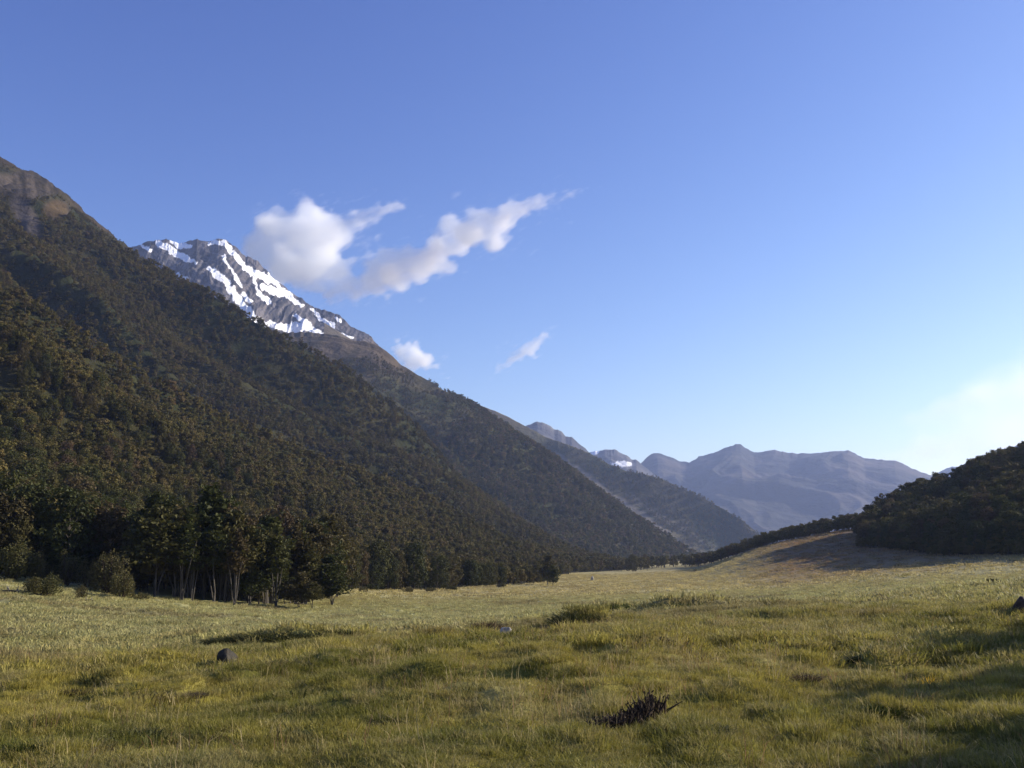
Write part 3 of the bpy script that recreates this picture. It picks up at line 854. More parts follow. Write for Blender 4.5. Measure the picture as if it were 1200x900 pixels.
protoB = [make_beech(100 + k, 10.0, w, bare, tiers, 3000, .55, fl) for k, (w, bare, tiers, fl) in enumerate([(5.6, .26, 9, .36), (5.0, .34, 8, .38), (6.4, .20, 9, .36), (5.2, .16, 10, .42), (6.0, .30, 8, .34), (4.4, .22, 9, .46)])]
protoB += [make_dome(120 + k, 10.0, w, low) for k, (w, low) in enumerate([(6.6, .08), (5.6, .10), (7.4, .07), (6.0, .16)])]
protoB += [make_beech(130 + k, 10.0, w, .46, 6, 1300, .5, .42) for k, w in enumerate((2.6, 3.2, 2.9))]
beech_me = [(w.data("beech_wood", [M['bark']], True), c.data("beech_crown", [M['beech_leaf']])) for w, c in protoB]
def beech(name, x, y, z, H, rz, k, label, group=None, sx=1.0):
    root = link(name, None, loc=(x, y, z))
    root.rotation_euler = (0, 0, rz); root.scale = (H / 10 * sx, H / 10 * sx, H / 10)
    tag(root, label, "tree", group)
    link("trunk", beech_me[k][0], root); link("crown", beech_me[k][1], root)
    return root

for i in np.nonzero(pick)[0]:
    x, y, z, H, r, p = TALL[i]
    z = min(z, float(np.maximum(A.z(x, y)[0], ground_z(x, y)))) if p < 650 else z
    if p > 840: lab, grp = "dark tree at the foot of the right-hand forested hill", "trees along the right-hand hill"
    elif r < edge_r(p) + 14: lab, grp = "tall dark beech tree in the front rows of the forest edge on the meadow", "front trees of the left-hand forest"
    else: lab, grp = "dark beech tree on the lower slope behind the front rows of the forest", "trees on the lower left-hand slope"
    beech("beech_tree", x, y, z, H * 1.08, rng.uniform(0, 6.28), int(rng.choice([0, 1, 1, 2, 4, 4, 5, 9])) if (185 < p < 395 and r < edge_r(p) + 24) else int(rng.choice([6, 7, 8, 9])), lab, grp, rng.uniform(.9, 1.15))

# slender pole trees standing among the front rows
k_ = 0
while k_ < 26:
    p = rng.uniform(188, 398); r = edge_r(p) + rng.uniform(.3, 9.0)
    th = float(px_dir(p, 700.0)[0]); x, y = r * math.sin(th), r * math.cos(th)
    beech("slender_tree", x, y, float(ground_z(x, y)) - .1, rng.uniform(7.0, 11.0), rng.uniform(0, 6.28), int(rng.integers(10, 13)), "slender tree with a thin pale bare trunk in the front of the left-hand stand", "slender trees in the left-hand stand", 1.0)
    k_ += 1

# the rest of the near forest
rest = TALL[~pick]
q = rng.uniform(1005, 1420, 420)
rr = np.interp(q, [990, 1012, 1060, 1100, 1200, 1400], [350, 330, 290, 265, 230, 200]) + rng.normal(-1, 4.0, 420)
th = px_dir(q, np.full(420, 660.0))[0]
xx, yy = rr * np.sin(th), rr * np.cos(th)
rest = np.concatenate([rest, np.column_stack([xx, yy, ground_z(xx, yy) - .2, rng.uniform(1.2, 4.0, 420), rr, q])])
ux, uy = jitter_grid(-420, 60, 60, 420, 2.7, rng)
up, ur = polar(ux, uy)
ok = (ur > edge_r(up) + 7 + 9 * (1 - smooth(150, 190, up))) & (ur < edge_r(up) + 42) & (up > -260) & (up < 650)
ux, uy, up, ur = ux[ok], uy[ok], up[ok], ur[ok]
rest = np.concatenate([rest, np.column_stack([ux, uy, np.maximum(A.z(ux, uy)[0], ground_z(ux, uy)) - .3, rng.uniform(2.2, 4.6, len(ux)), ur, up])])
protoF = [far_tree(200 + k, 10.0, w, lv, .74) for k, (w, lv) in enumerate([(6.2, 540), (5.4, 500), (7.0, 600), (5.0, 460), (6.4, 540), (5.8, 520), (6.8, 580)])]
n = len(rest)
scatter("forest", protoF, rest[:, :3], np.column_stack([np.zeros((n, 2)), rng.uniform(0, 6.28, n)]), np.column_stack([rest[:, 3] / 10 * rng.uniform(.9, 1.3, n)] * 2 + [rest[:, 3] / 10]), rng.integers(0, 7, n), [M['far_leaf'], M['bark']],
        "dark beech forest covering the left-hand mountain and the right-hand hill", "forest")

# forest on the second and third flanks
def flank_forest(name, mt, box, step, h, tree_line, label, pmin, pmax):
    x, y = jitter_grid(*box, step, rng)
    z, t = mt.z(x, y); p, r = polar(x, y); th = np.arctan2(x, y)
    ok = (th > mt.th[0]) & (th < mt.th[-1]) & (t > -.02) & (t < 1.03) & (p > pmin) & (p < pmax)
    x, y, z, t, p = (a[ok] for a in (x, y, z, t, p))
    lim = tree_line + fbm(x / 120, y / 120, 103, 3) * 90
    px, py = to_px(x, y, z)
    keep = z < lim
    if mt is C:
        line = np.abs((py - 532) - (px - 650) * .73 + fbm(px / 12, py / 12, 68, 3) * 7)
        keep &= (line > 6) | (px < 645) | (px > 812)
    x, y, z = x[keep], y[keep], z[keep]
    n = len(x)
    H = rng.uniform(.75, 1.2, n) * h * (1 - .5 * smooth(-90, 0, z - lim[keep]))
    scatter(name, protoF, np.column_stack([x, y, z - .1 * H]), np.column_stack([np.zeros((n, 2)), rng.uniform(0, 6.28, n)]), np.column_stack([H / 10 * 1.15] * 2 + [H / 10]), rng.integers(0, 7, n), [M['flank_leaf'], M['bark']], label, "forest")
    return n
nB = flank_forest("middle_forest", B, (-750, 330, 900, 1950), 6.2, 10, 270, "dark forest covering the second mountain spur", 180, 870)
nC = flank_forest("distant_forest", C, (-300, 720, 1900, 2760), 7.5, 8, 230, "hazy forest covering the third mountain spur", 440, 940)
print("TREES", pick.sum(), len(rest), nB, nC)

# ------------------------------------------------------------------ two beeches just outside the frame shade the grass at the right
for (bx_, by_, H, k) in ((29.0, 24.6, 9.4, 0), (22.4, 17.6, 8.2, 2), (15.4, 11.7, 5.6, 1)):
    beech("beech_tree", bx_, by_, float(ground_z(bx_, by_)) - .1, H, bx_, k, "beech tree standing beside the meadow, past the right edge of the photo", "trees beside the meadow on the right")

# small layered trees standing apart in front of the forest corner
for (px, py, hp, k, lab) in ((350, 713, 40, 2, "small layered tree with flat tiers standing in front of the forest corner"), (366, 714, 30, 4, "slim low tree beside the small layered tree at the forest corner"), (389, 709, 58, 3, "tree with low foliage at the outermost corner of the forest, facing the open meadow")):
    x, y, z, r = hit(px, py)
    beech("beech_tree", x, y, z - .1, hp * r / F, px, k, lab, None, 1.35)
for (px, py, hp, k) in ((648, 686, 24, 3), (642, 685, 34, 5)):
    x, y, z, r = hit(px, py)
    beech("beech_tree", x, y, z - .1, hp * r / F, px, k, "pale green tree at the tip of the forest edge" if k == 3 else "taller tree just behind the tip of the forest edge", None, 1.2)

# ------------------------------------------------------------------ shrubs along the forest edge
def shrub(name, px, py, wpx, hpx, label, seed, group=None, mat='shrub_leaf', fill=.75):
    x, y, z, r = hit(px, py)
    W, H = wpx * r / F, hpx * r / F
    rg = np.random.default_rng(seed)
    root = link(name, None, loc=(x, y, z)); tag(root, label, "shrub", group)
    st, fo = MB(), MB()
    pts = []
    nl = max(5, int(W * 3.0))
    for k in range(nl):
        a, q = rg.uniform(0, 6.28), math.sqrt(rg.uniform(0, 1)) * .36 * W
        top = H * math.sqrt(max(.1, 1 - (q / (.5 * W)) ** 2)) * rg.uniform(.72, 1.0)
        c = np.array([q * math.cos(a), q * math.sin(a), top * .55])
        st.tube([(c[0] * .15, c[1] * .15, -.15), (c[0] * .7, c[1] * .7, top * .4), (c[0], c[1], top * .85)], [.02 * H + .012, .014 * H + .008, .005 * H + .003], 4)
        m = int(330 * fill)
        u = rg.normal(size=(m, 3)); u /= np.linalg.norm(u, axis=1)[:, None]
        pts.append(c + u * rg.uniform(.5, 1.0, (m, 1)) ** .6 * np.where(rg.uniform(size=(m, 1)) < .15, rg.uniform(1.0, 1.4, (m, 1)), 1.0) * np.array([W * .16, W * .16, top * .46]))
    fo.cards(np.concatenate(pts), max(.10, .055 * W), rg, up_bias=.5, aspect=1.7)
    link("stem", st.data("shrub_stem", [M['dark_wood']]), root)
    link("foliage", fo.data("shrub_foliage", [M[mat]]), root)
    return root
SH = [(14, 681, 52, 42, "large dark shrub cut by the left edge of the photo"), (46, 684, 30, 36, "upright shrub with feathery top, second from the left edge"),
      (44, 697, 30, 24, "low rounded shrub leaning against the wide dome-shaped shrub"), (58, 698, 32, 26, "wide dome-shaped shrub standing forward on the sunny grass"),
      (56, 680, 24, 24, "small pointed shrub behind the wide dome-shaped shrub"), (94, 703, 16, 17, "small egg-shaped shrub standing alone on the grass beside a broken log"),
      (77, 686, 30, 44, "tall olive shrub against the dark forest above the egg-shaped shrub"), (102, 690, 26, 40, "brownish shrub between the tall olive shrub and the big round bush"),
      (128, 697, 46, 52, "big round bush, the largest of the row at the forest foot"), (143, 702, 36, 34, "smaller bush pressed against the front of the big round bush"),
      (165, 704, 20, 10, "low brown bush on the grass at the right end of the shrub row"), (151, 701, 14, 12, "small dark bush between the big round bush and the low brown bush")]
for k, (px, py, w, h, lab) in enumerate(SH): shrub("shrub", px, py, w, h, lab, 300 + k, "shrubs along the left-hand forest edge")
for k, (px, py, w, h, lab) in enumerate([(388, 693, 20, 10, ""), (425, 694, 18, 8, ""), (478, 694, 16, 7, ""), (505, 693, 14, 6, ""), (528, 691, 16, 6, ""), (588, 688, 14, 6, "")]):
    shrub("bush", px, py, w, h, "low dark bush at the foot of the forest edge above the meadow", 330 + k, "low bushes at the forest edge", fill=.5)
shrub("shrub", 815, 670, 6, 5, "tiny dark round shrub alone on the far grassy slope", 351, fill=.4)
shrub("shrub", 838, 707, 9, 5, "tiny dark shrub in the pale flat below the middle mounds", 352, fill=.4)
shrub("shrub", 1165, 693, 26, 8, "low dark shrub in the grass near the right edge, below the shaded slope", 353, fill=.6)
shrub("shrub", 1089, 689, 12, 5, "small dark shrub on the pale grass below the shaded slope", 354, fill=.4)
shrub("shrub", 580, 728, 12, 6, "grey shrub on the pale flat behind the white stone", 355, fill=.5)

# ------------------------------------------------------------------ boulders, stones and logs
def boulder(name, px, py, wpx, hpx, label, seed, mat, depth=.8, sink=.15, cat="rock"):
    x, y, z, r = hit(px, py)
    W, H = wpx * r / F, hpx * r / F
    bm = bmesh.new()
    bmesh.ops.create_icosphere(bm, subdivisions=4, radius=1.0)
    v = np.array([q.co[:] for q in bm.verts])
    rg = np.random.default_rng(seed)
    for k in range(16):          # break faces off
        d = rg.normal(size=3); d /= np.linalg.norm(d)
        h = rg.uniform(.48, .86)
        s = v @ d
        v = np.where(s[:, None] > h, v - d * ((s - h) * .9)[:, None], v)
    v *= (1 + .10 * fbm(v[:, 0] * 2.2 + seed, v[:, 1] * 2.2 + v[:, 2] * 1.7, seed, 4))[:, None]
    v *= np.array([W * .55, W * .55 * depth, H * .62])
    v[:, 2] += H * (.5 - sink)
    for q, c in zip(bm.verts, v): q.co = c
    me = bpy.data.meshes.new(name); bm.to_mesh(me); bm.free()
    me.materials.append(M[mat])
    for p_ in me.polygons: p_.use_smooth = True
    o = link(name, me, loc=(x, y, z)); o.rotation_euler = (0, 0, rg.uniform(0, 6))
    return tag(o, label, cat)
boulder("boulder", 267, 781, 29, 25, "dark grey boulder standing alone in the yellow grass before the stream bank", 3, 'rock_dark')
boulder("stone", 593, 761, 13, 15, "small white stone in the grass right of the low grassy banks", 8, 'rock_pale')
boulder("boulder", 1199, 726, 26, 17, "dark brown boulder cut by the right edge of the photo", 21, 'rock_brown')
boulder("stone", 694, 681, 4.5, 6, "tiny white stone far off beyond the forest tip", 33, 'rock_pale')

def log(px, py, wpx, label, seed):
    x, y, z, r = hit(px, py)
    L = wpx * r / F
    rg = np.random.default_rng(seed)
    root = link("fallen_log", None, loc=(x, y, z)); tag(root, label, "log")
    mb = MB(); mb.tube([(-L * .5, 0, .06 * L), (0, .03 * L, .1 * L), (L * .5, 0, .04 * L)], [.11 * L, .09 * L, .06 * L], 8)
    link("trunk", mb.data("log_trunk", [M['dark_wood']], True), root)
    m2 = MB()
    for k in range(4):
        a = rg.uniform(-.4, .4) * L
        m2.tube([(a, 0, .1 * L), (a + rg.normal(0, .1) * L, rg.normal(0, .1) * L, rg.uniform(.25, .45) * L)], [.035 * L, .012 * L], 5)
    link("branch", m2.data("log_branch", [M['log_wood']], True), root)
log(13, 694, 18, "short broken log with a pale end on the grass at far left", 41)
log(105, 705, 11, "small broken log beside the egg-shaped shrub", 42)
log(345, 709, 22, "fallen branchy log lying among the trunks at the forest corner", 43)

# ------------------------------------------------------------------ the dead heath plant in the foreground
def dead_plant(px0, py0, px1, py1, label, seed, n=230, hmax=.24):
    a, b = np.array(hit(px0, py0)[:2]), np.array(hit(px1, py1)[:2])
    rg = np.random.default_rng(seed)
    c = (a + b) / 2; z0 = float(ground_z(c[0], c[1]))
    root = link("dead_shrub", None, loc=(c[0], c[1], z0)); tag(root, label, "shrub")
    st, tw = MB(), MB()
    ax = b - a
    for k in range(n):
        f = rg.beta(2.2, 1.5); q = a + ax * f + rg.normal(0, .05, 2)
        h = hmax * (.25 + .85 * f) * rg.uniform(.45, 1.1)
        g0 = float(ground_z(q[0], q[1])) - z0 + .03
        d = rg.normal(0, .05, 2); q = q - c
        p_ = [(q[0], q[1], g0 - .04), (q[0] + d[0] * .5, q[1] + d[1] * .5, g0 + h * .5), (q[0] + d[0] * 1.3, q[1] + d[1] * 1.3, g0 + h)]
        tw.tube(p_, [.010, .012, .003], 4)
        m = 8
        s = rg.uniform(.15, 1, m)
        tw.cards(np.column_stack([q[0] + d[0] * s, q[1] + d[1] * s, g0 + h * s]) + rg.normal(0, .012, (m, 3)), .035, rg, aspect=2.2, vertical=True)
    for k in range(9):
        f = np.sort(rg.uniform(0, 1, 2)); p0, p1 = a + ax * f[0] - c, a + ax * f[1] - c
        st.tube([(p0[0], p0[1], .03), ((p0 + p1)[0] / 2, (p0 + p1)[1] / 2, .09), (p1[0], p1[1], .06)], [.018, .016, .01], 5)
    link("stem", st.data("dead_stem", [M['dark_wood']]), root)
    link("twigs", tw.data("dead_twigs", [M['dark_wood']]), root)
dead_plant(690, 868, 772, 846, "dead dark brown spiky shrub lying in the foreground grass", 61)
dead_plant(774, 770, 806, 766, "flat dark brown dead plant in the grass right of the mounds", 62, n=90, hmax=.14)

# ------------------------------------------------------------------ grass
def blade_tuft(seed, n, rad, h, w, spread=.5, lean=(0, 0)):
    rg = np.random.default_rng(seed)
    mb = MB()
    a, q = rg.uniform(0, 6.283, n), np.sqrt(rg.uniform(0, 1, n)) * rad
    b0 = np.column_stack([q * np.cos(a), q * np.sin(a), np.full(n, -.03)])
    H = h * rg.uniform(.55, 1.15, n); out = rg.normal(0, spread, (n, 2)) * .6 + np.column_stack([np.cos(a), np.sin(a)]) * (q / rad * spread)[:, None] + np.array(lean)
    d = np.column_stack([out * H[:, None], np.zeros(n)])
    m1 = b0 + d * .30 + np.array([0, 0, 1]) * (H * .58)[:, None]
    tp = b0 + d * .95 + np.array([0, 0, 1]) * (H * (1 - .25 * np.linalg.norm(out, axis=1).clip(0, 1.6)))[:, None]
    fa = rg.uniform(0, 6.283, n); s = np.column_stack([np.cos(fa), np.sin(fa), np.zeros(n)]) * (w * rg.uniform(.6, 1.3, n) * .5)[:, None]
    v = np.stack([b0 - s, b0 + s, m1 + s * .8, m1 - s * .8, tp], 1).reshape(-1, 3)
    i = np.arange(n)[:, None] * 5
    mb.add(v, q=i + np.array([[0, 1, 2, 3]]), t=i + np.array([[3, 2, 4]]))
    return mb
def grass_mat(name, attr_type):
    m, nt, nd, lk, bs = new_mat(name)
    if attr_type == 'INSTANCER':
        a = N(nt, "ShaderNodeAttribute", attribute_name="tint", attribute_type='INSTANCER'); c = a.outputs["Color"]
    else:
        oi = N(nt, "ShaderNodeObjectInfo"); c = oi.outputs["Color"]
    n1 = ramp(nt, [(.3, (.62, .66, .55)), (.7, (1.4, 1.33, 1.35))], world_noise(nt, 26.0, 2.0))
    c2 = mix(nt, .8, c, mix(nt, 1.0, c, n1.outputs[0], 'MULTIPLY'))
    lk.new(c2, bs.inputs["Base Color"])
    bs.inputs["Roughness"].default_value = .6; bs.inputs["Specular IOR Level"].default_value = .2
    tr = N(nt, "ShaderNodeBsdfTranslucent"); lk.new(c2, tr.inputs[0])
    mx = N(nt, "ShaderNodeMixShader"); mx.inputs[0].default_value = .35
    lk.new(bs.outputs[0], mx.inputs[1]); lk.new(tr.outputs[0], mx.inputs[2]); lk.new(mx.outputs[0], nd["Material Output"].inputs[0])
    return m
M['grass'] = grass_mat("meadow_grass", 'INSTANCER')
M['tussock'] = grass_mat("tussock_grass", 'OBJECT')
rg = np.random.default_rng(77)
GP, GR_, GS, GI, GC = [], [], [], [], []
near_p = [blade_tuft(400 + k, 90, .15, .115, .006, .65) for k in range(4)]
mid_p = [blade_tuft(410 + k, 75, .30, .17, .015, .65) for k in range(3)]
far_p = [blade_tuft(420 + k, 46, .55, .24, .05, .7) for k in range(3)]
stalk_p = [blade_tuft(450 + k, 9, .22, .34, .005, .35) for k in range(2)]
dist_p = [blade_tuft(430 + k, 36, 1.3, .34, .16, .7) for k in range(2)]
def sow(r0, r1, dens, i0, ni, s0, s1, half=37):
    th0 = math.radians(half)
    n = int((r1 * r1 - r0 * r0) * th0 * dens)
    r = np.sqrt(rg.uniform(r0 * r0, r1 * r1, n)); th = rg.uniform(-th0, th0, n)
    x, y = r * np.sin(th), r * np.cos(th)
    p = 600 + F * np.tan(th) * .985
    ok = (r < edge_r(p) + 4) | (p > 640)
    ok &= ~((p > 1012) & (r > np.interp(p, [1012, 1060, 1100, 1200], [330, 290, 265, 230]) + 6))
    x, y, r = x[ok], y[ok], r[ok]; n = len(x)
    z = ground_z(x, y)
    clump = noise(x / 1.1, y / 1.1, 91) * .7 + noise(x / 3.7, y / 3.7, 92) * .5
    sc = rg.uniform(s0, s1, n) * (.42 + .82 * clump)
    GP.append(np.column_stack([x, y, z])); GR_.append(np.column_stack([rg.normal(0, .12, (n, 2)), rg.uniform(0, 6.28, n)]))
    GS.append(np.column_stack([np.ones(n) * rg.uniform(.85, 1.25, n)] * 2 + [sc])); GI.append(rg.integers(i0, i0 + ni, n))
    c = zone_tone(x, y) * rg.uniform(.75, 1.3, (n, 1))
    straw = rg.uniform(size=n) < .32
    c[straw] = c[straw] * .4 + np.array((.34, .28, .12)) * .6
    GC.append(c)
sow(3.5, 9, 75, 0, 4, .8, 1.3)
sow(9, 16, 62, 0, 4, .8, 1.3)
sow(16, 36, 26, 4, 3, .8, 1.35)
sow(36, 80, 6.5, 7, 3, .7, 1.3)
sow(80, 170, 1.7, 7, 3, .7, 1.4)
sow(170, 520, .16, 10, 2, .6, 1.2)
def sow_tussocks(r0, r1, dens):
    n = int((r1 * r1 - r0 * r0) * math.radians(37) * dens)
    r = np.sqrt(rg.uniform(r0 * r0, r1 * r1, n)); th = rg.uniform(-math.radians(37), math.radians(37), n)
    x, y = r * np.sin(th), r * np.cos(th)
    p = 600 + F * np.tan(th) * .985
    ok = ((r < edge_r(p) - 2) | (p > 640)) & (fbm(x / 4, y / 4, 131, 3) + rg.normal(0, .25, n) > .0)
    x, y, r = x[ok], y[ok], r[ok]; n = len(x)
    GP.append(np.column_stack([x, y, ground_z(x, y) - .02])); GR_.append(np.column_stack([rg.normal(0, .1, (n, 2)), rg.uniform(0, 6.28, n)]))
    w = rg.uniform(.6, 1.3, n) * (1 + .5 * smooth(20, 70, r))
    GS.append(np.column_stack([w, w, rg.uniform(.8, 1.3, n) * (1 + .5 * smooth(12, 25, r))])); GI.append(rg.integers(4, 7, n))
    c = np.where(rg.uniform(size=(n, 1)) < .6, np.array([[.075, .085, .026]]), np.array([[.12, .085, .05]])) * rg.uniform(.7, 1.4, (n, 1))
    GC.append(c * .6 + zone_tone(x, y) * .4 * .7)
sow_tussocks(6, 18, .9)
sow_tussocks(18, 60, .35)
sow_tussocks(60, 150, .12)
n = 2600
r = np.sqrt(rg.uniform(4.0 ** 2, 26.0 ** 2, n)); th = rg.uniform(-math.radians(37), math.radians(37), n)
x, y = r * np.sin(th), r * np.cos(th)
ok = fbm(x / 2.5, y / 2.5, 141, 3) + rg.normal(0, .2, n) > .02
x, y = x[ok], y[ok]; n = len(x)
GP.append(np.column_stack([x, y, ground_z(x, y)])); GR_.append(np.column_stack([rg.normal(0, .12, (n, 2)), rg.uniform(0, 6.28, n)]))
GS.append(np.column_stack([np.ones(n), np.ones(n), rg.uniform(.6, 1.15, n)])); GI.append(rg.integers(12, 14, n))
GC.append(np.where(rg.uniform(size=(n, 1)) < .7, np.array([[.40, .32, .16]]), np.array([[.26, .15, .08]])) * rg.uniform(.7, 1.2, (n, 1)))
scatter("grass", near_p + mid_p + far_p + dist_p + stalk_p, np.concatenate(GP), np.concatenate(GR_), np.concatenate(GS), np.concatenate(GI), [M['grass']], "yellow green meadow grass covering the valley floor", "grass", np.concatenate(GC))
print("GRASS", sum(len(a) for a in GP))

# darker tussocks that stand out
tuss_me = [blade_tuft(440 + k, 420, .5, 1.0, .035, .55).data("tussock_blades", [M['tussock']]) for k in range(3)]
TU = [(165, 856, 40, 20, 0), (30, 880, 44, 14, 1), (86, 806, 34, 12, 2), (137, 818, 24, 14, 2), (300, 897, 60, 18, 1), (452, 846, 50, 18, 0), (237, 878, 42, 12, 1), (230, 817, 26, 10, 2), (940, 798, 40, 18, 2), (1005, 770, 24, 12, 0), (1078, 802, 34, 14, 2), (1037, 845, 36, 22, 1), (975, 872, 36, 16, 0),
      (841, 872, 36, 20, 0), (634, 826, 34, 16, 1), (698, 811, 22, 10, 0), (757, 796, 24, 12, 0), (730, 784, 24, 10, 0), (612, 742, 26, 11, 0), (676, 742, 58, 18, 0), (806, 722, 70, 12, 1), (727, 722, 46, 10, 1), (498, 758, 50, 10, 0), (572, 750, 34, 12, 2), (290, 755, 60, 10, 0), (345, 757, 70, 12, 0), (262, 757, 44, 9, 0), (318, 756, 60, 13, 0), (374, 756, 50, 11, 0), (396, 754, 34, 8, 0)]  # dark row along the stream bank paints in the shade of its face
TCOL = [(.060, .065, .022), (.075, .095, .022), (.085, .062, .038)]
TLAB = [["dark olive grass tussock", "bright green grass tussock", "brownish dry grass tussock"]]
for k, (px, py, w, h, c) in enumerate(TU):
    x, y, z, r = hit(px, py)
    o = link("grass_tussock", tuss_me[k % 3], loc=(x, y, float(ground_z(x, y)) - .02))
    o.scale = (w * r / F * .8, max(.25, w * r / F * .45), h * r / F * (1.0 if py < 770 else .62)); o.rotation_euler = (0, 0, k * 1.3)
    o.rotation_euler = (0, 0, 0.2 * math.sin(k * 2.1)); o.color = (*TCOL[c], 1)
    where = "on the low grassy bank in the middle distance" if py < 760 else ("in the left half of the foreground grass" if px < 560 else ("in the foreground grass right of the dead spiky shrub" if px > 790 else "in the grass behind the dead spiky shrub"))
    tag(o, TLAB[0][c] + " " + where, "tussock", "tussocks standing out of the meadow grass")

x, y, z, r = hit(1087, 800)
o = link("flowering_plant", blade_tuft(460, 60, .10, .20, .012, .5).data("flowering_plant", [M['tussock']]), loc=(x, y, z))
o.color = (.62, .40, .03, 1); tag(o, "small plant with yellow flowers in the grass near the shaded right side", "plant")

# ------------------------------------------------------------------ clouds, above and beyond the haze
def cloud_mat(name, dens, scale, erode, aniso=0.0):
    """vapour: thickness from the volume grid, its edge eaten by noise"""
    m = bpy.data.materials.new(name); m.use_nodes = True
    nt = m.node_tree; nt.nodes.remove(nt.nodes["Principled BSDF"])
    v = N(nt, "ShaderNodeVolumePrincipled"); v.inputs["Color"].default_value = (.965, .985, 1, 1); v.inputs["Anisotropy"].default_value = aniso
    v.inputs["Density Attribute"].default_value = ""
    g = N(nt, "ShaderNodeAttribute", attribute_name="density")
    gp = N(nt, "ShaderNodeNewGeometry")
    mp = N(nt, "ShaderNodeMapping", vector_type='TEXTURE'); mp.inputs["Rotation"].default_value = (0, math.radians(-24 if aniso == 0 else -6), 0); mp.inputs["Scale"].default_value = (2.3, 1.0, .75)
    nz = N(nt, "ShaderNodeTexNoise", Scale=scale, Detail=8.0, Roughness=.64)
    nt.links.new(gp.outputs["Position"], mp.inputs[0]); nt.links.new(mp.outputs[0], nz.inputs["Vector"])
    f = nz.outputs["Fac"]
    a = N(nt, "ShaderNodeMath", operation='MULTIPLY_ADD'); a.inputs[1].default_value = -erode; a.inputs[2].default_value = .37 * erode
    nt.links.new(f, a.inputs[0])
    b = N(nt, "ShaderNodeMath", operation='ADD'); nt.links.new(g.outputs["Fac"], b.inputs[0]); nt.links.new(a.outputs[0], b.inputs[1])
    mr = N(nt, "ShaderNodeMapRange"); mr.inputs[1].default_value, mr.inputs[2].default_value, mr.inputs[3].default_value, mr.inputs[4].default_value = 0.0, .45, 0.0, dens
    nt.links.new(b.outputs[0], mr.inputs[0]); nt.links.new(mr.outputs[0], v.inputs["Density"])
    nt.links.new(v.outputs[0], nt.nodes["Material Output"].inputs["Volume"])
    return m
def at_dist(px, py, d):
    th, s = px_dir(px, py)
    return np.array([d * math.sin(th), d * math.cos(th), CAM_Z + s * d])
def cloud(name, strokes, dist, label, dens, scale, erode, seed, voxel=18, grow=1.5, band=150, aniso=0.0):
    rg = np.random.default_rng(seed)
    bm = bmesh.new()
    for st in strokes:
        for (x0, y0, r0), (x1, y1, r1) in zip(st[:-1], st[1:]):
            n = max(2, int(math.hypot(x1 - x0, y1 - y0) / (.35 * (r0 + r1))))
            for k in range(n):
                f = (k + rg.uniform(0, 1)) / n; rad = (r0 + (r1 - r0) * f)
                for j in range(10):
                    q = rad * rg.uniform(.22, .5) * grow
                    c = at_dist(x0 + (x1 - x0) * f + rg.normal(0, .48) * rad, y0 + (y1 - y0) * f + rg.normal(0, .42) * rad, dist + rg.normal(0, .5) * rad * dist / F)
                    res = bmesh.ops.create_icosphere(bm, subdivisions=2, radius=q * dist / F)
                    for v in res["verts"]: v.co = v.co + Vector(c)
    me = bpy.data.meshes.new(name); bm.to_mesh(me); bm.free()
    mat = cloud_mat(name + "_vapour", dens, scale, erode, aniso)
    me.materials.append(mat)
    o = link(name, me)
    rm = o.modifiers.new("merge", 'REMESH'); rm.mode, rm.voxel_size = 'VOXEL', voxel
    ng = bpy.data.node_groups.new(name + "_volume", 'GeometryNodeTree')
    ng.interface.new_socket("Geometry", in_out='INPUT', socket_type='NodeSocketGeometry')
    ng.interface.new_socket("Geometry", in_out='OUTPUT', socket_type='NodeSocketGeometry')
    gi, go = ng.nodes.new("NodeGroupInput"), ng.nodes.new("NodeGroupOutput")
    mv = ng.nodes.new("GeometryNodeMeshToVolume"); mv.resolution_mode = 'VOXEL_SIZE'
    mv.inputs["Density"].default_value = 1.0; mv.inputs["Voxel Size"].default_value = voxel; mv.inputs["Interior Band Width"].default_value = band
    sm = ng.nodes.new("GeometryNodeSetMaterial"); sm.inputs["Material"].default_value = mat
    ng.links.new(gi.outputs[0], mv.inputs["Mesh"]); ng.links.new(mv.outputs[0], sm.inputs[0]); ng.links.new(sm.outputs[0], go.inputs[0])
    md = o.modifiers.new("volume", 'NODES'); md.node_group = ng
    return tag(o, label, "cloud", kind="stuff")
CD = 9000
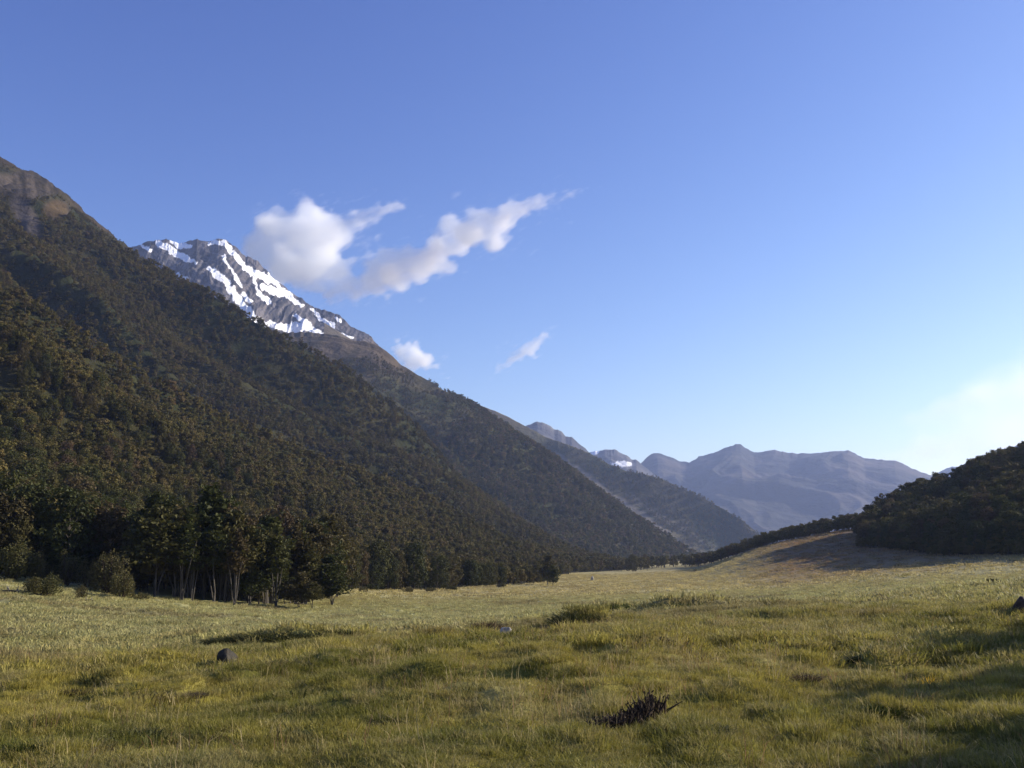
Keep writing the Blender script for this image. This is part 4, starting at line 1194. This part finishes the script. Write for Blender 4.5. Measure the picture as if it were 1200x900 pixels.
cloud("cloud", [[(292, 284, 14), (330, 276, 22), (375, 268, 20), (420, 258, 14), (452, 246, 11), (472, 241, 7)], [(300, 292, 18), (335, 304, 26), (372, 312, 26), (405, 320, 20)], [(340, 325, 14), (372, 338, 14)], [(330, 275, 26), (365, 285, 30), (392, 285, 22)], [(378, 346, 9), (410, 338, 16), (450, 325, 22), (500, 305, 26), (545, 280, 24), (585, 255, 18), (615, 240, 11), (640, 234, 10), (665, 227, 8), (682, 223, 5)], [(575, 282, 9), (600, 275, 8)], [(612, 298, 4), (628, 295, 4)], [(440, 275, 5), (447, 290, 5), (430, 306, 8)]],
      CD, "long white two-armed cloud streaming up from behind the snow peak", .0052, .0095, 2.1, 1, grow=1.8, band=95)
cloud("cloud", [[(464, 410, 11), (482, 414, 15), (500, 424, 12), (513, 430, 7)], [(470, 425, 12), (490, 430, 9)]], CD, "small puffy white cloud sitting on the ridge below the snow peak", .0095, .0105, 2.1, 2, grow=1.5, band=65)
cloud("cloud", [[(644, 396, 6), (630, 402, 11), (615, 411, 9), (600, 420, 7), (586, 430, 5), (574, 444, 4), (569, 454, 3)]], CD, "small slanting wisp of cloud alone above the third spur", .008, .0115, 2.1, 3, grow=1.6, band=55)
cloud("cloud", [[(985, 545, 8), (1040, 535, 16), (1120, 520, 26), (1200, 500, 34), (1300, 490, 34)], [(1060, 490, 12), (1130, 475, 22), (1210, 450, 28), (1300, 440, 30)], [(1150, 435, 10), (1220, 420, 14)]], 12500, "pale veil of cloud low in the sky at the right", .0011, .0010, 1.2, 4, voxel=60, band=620, aniso=.35)

# ------------------------------------------------------------------ the air
HZ = 9500.0
AIR_TOP = max(float(np.max([v.co.z for v in m_.vertices])) for m_ in (mA, mB, mC, mS)) + 25.0
print('AIR_TOP', AIR_TOP)
hm = MB()
c8 = np.array([(a, b, c) for c in (-25.0, AIR_TOP) for b in (-HZ, HZ) for a in (-HZ, HZ)])
hm.add(c8, q=[(0, 2, 3, 1), (4, 5, 7, 6), (0, 1, 5, 4), (2, 6, 7, 3), (0, 4, 6, 2), (1, 3, 7, 5)])
air = bpy.data.materials.new("valley_air"); air.use_nodes = True
ant = air.node_tree; ant.nodes.remove(ant.nodes["Principled BSDF"])
av = N(ant, "ShaderNodeVolumePrincipled"); av.inputs["Color"].default_value = (.46, .60, 1.0, 1); av.inputs["Density"].default_value = 0.68e-4; av.inputs["Anisotropy"].default_value = .25
ant.links.new(av.outputs[0], ant.nodes["Material Output"].inputs["Volume"])
tag(link("haze", hm.data("haze", [air])), "thin blue haze filling the valley", "haze", kind="stuff")
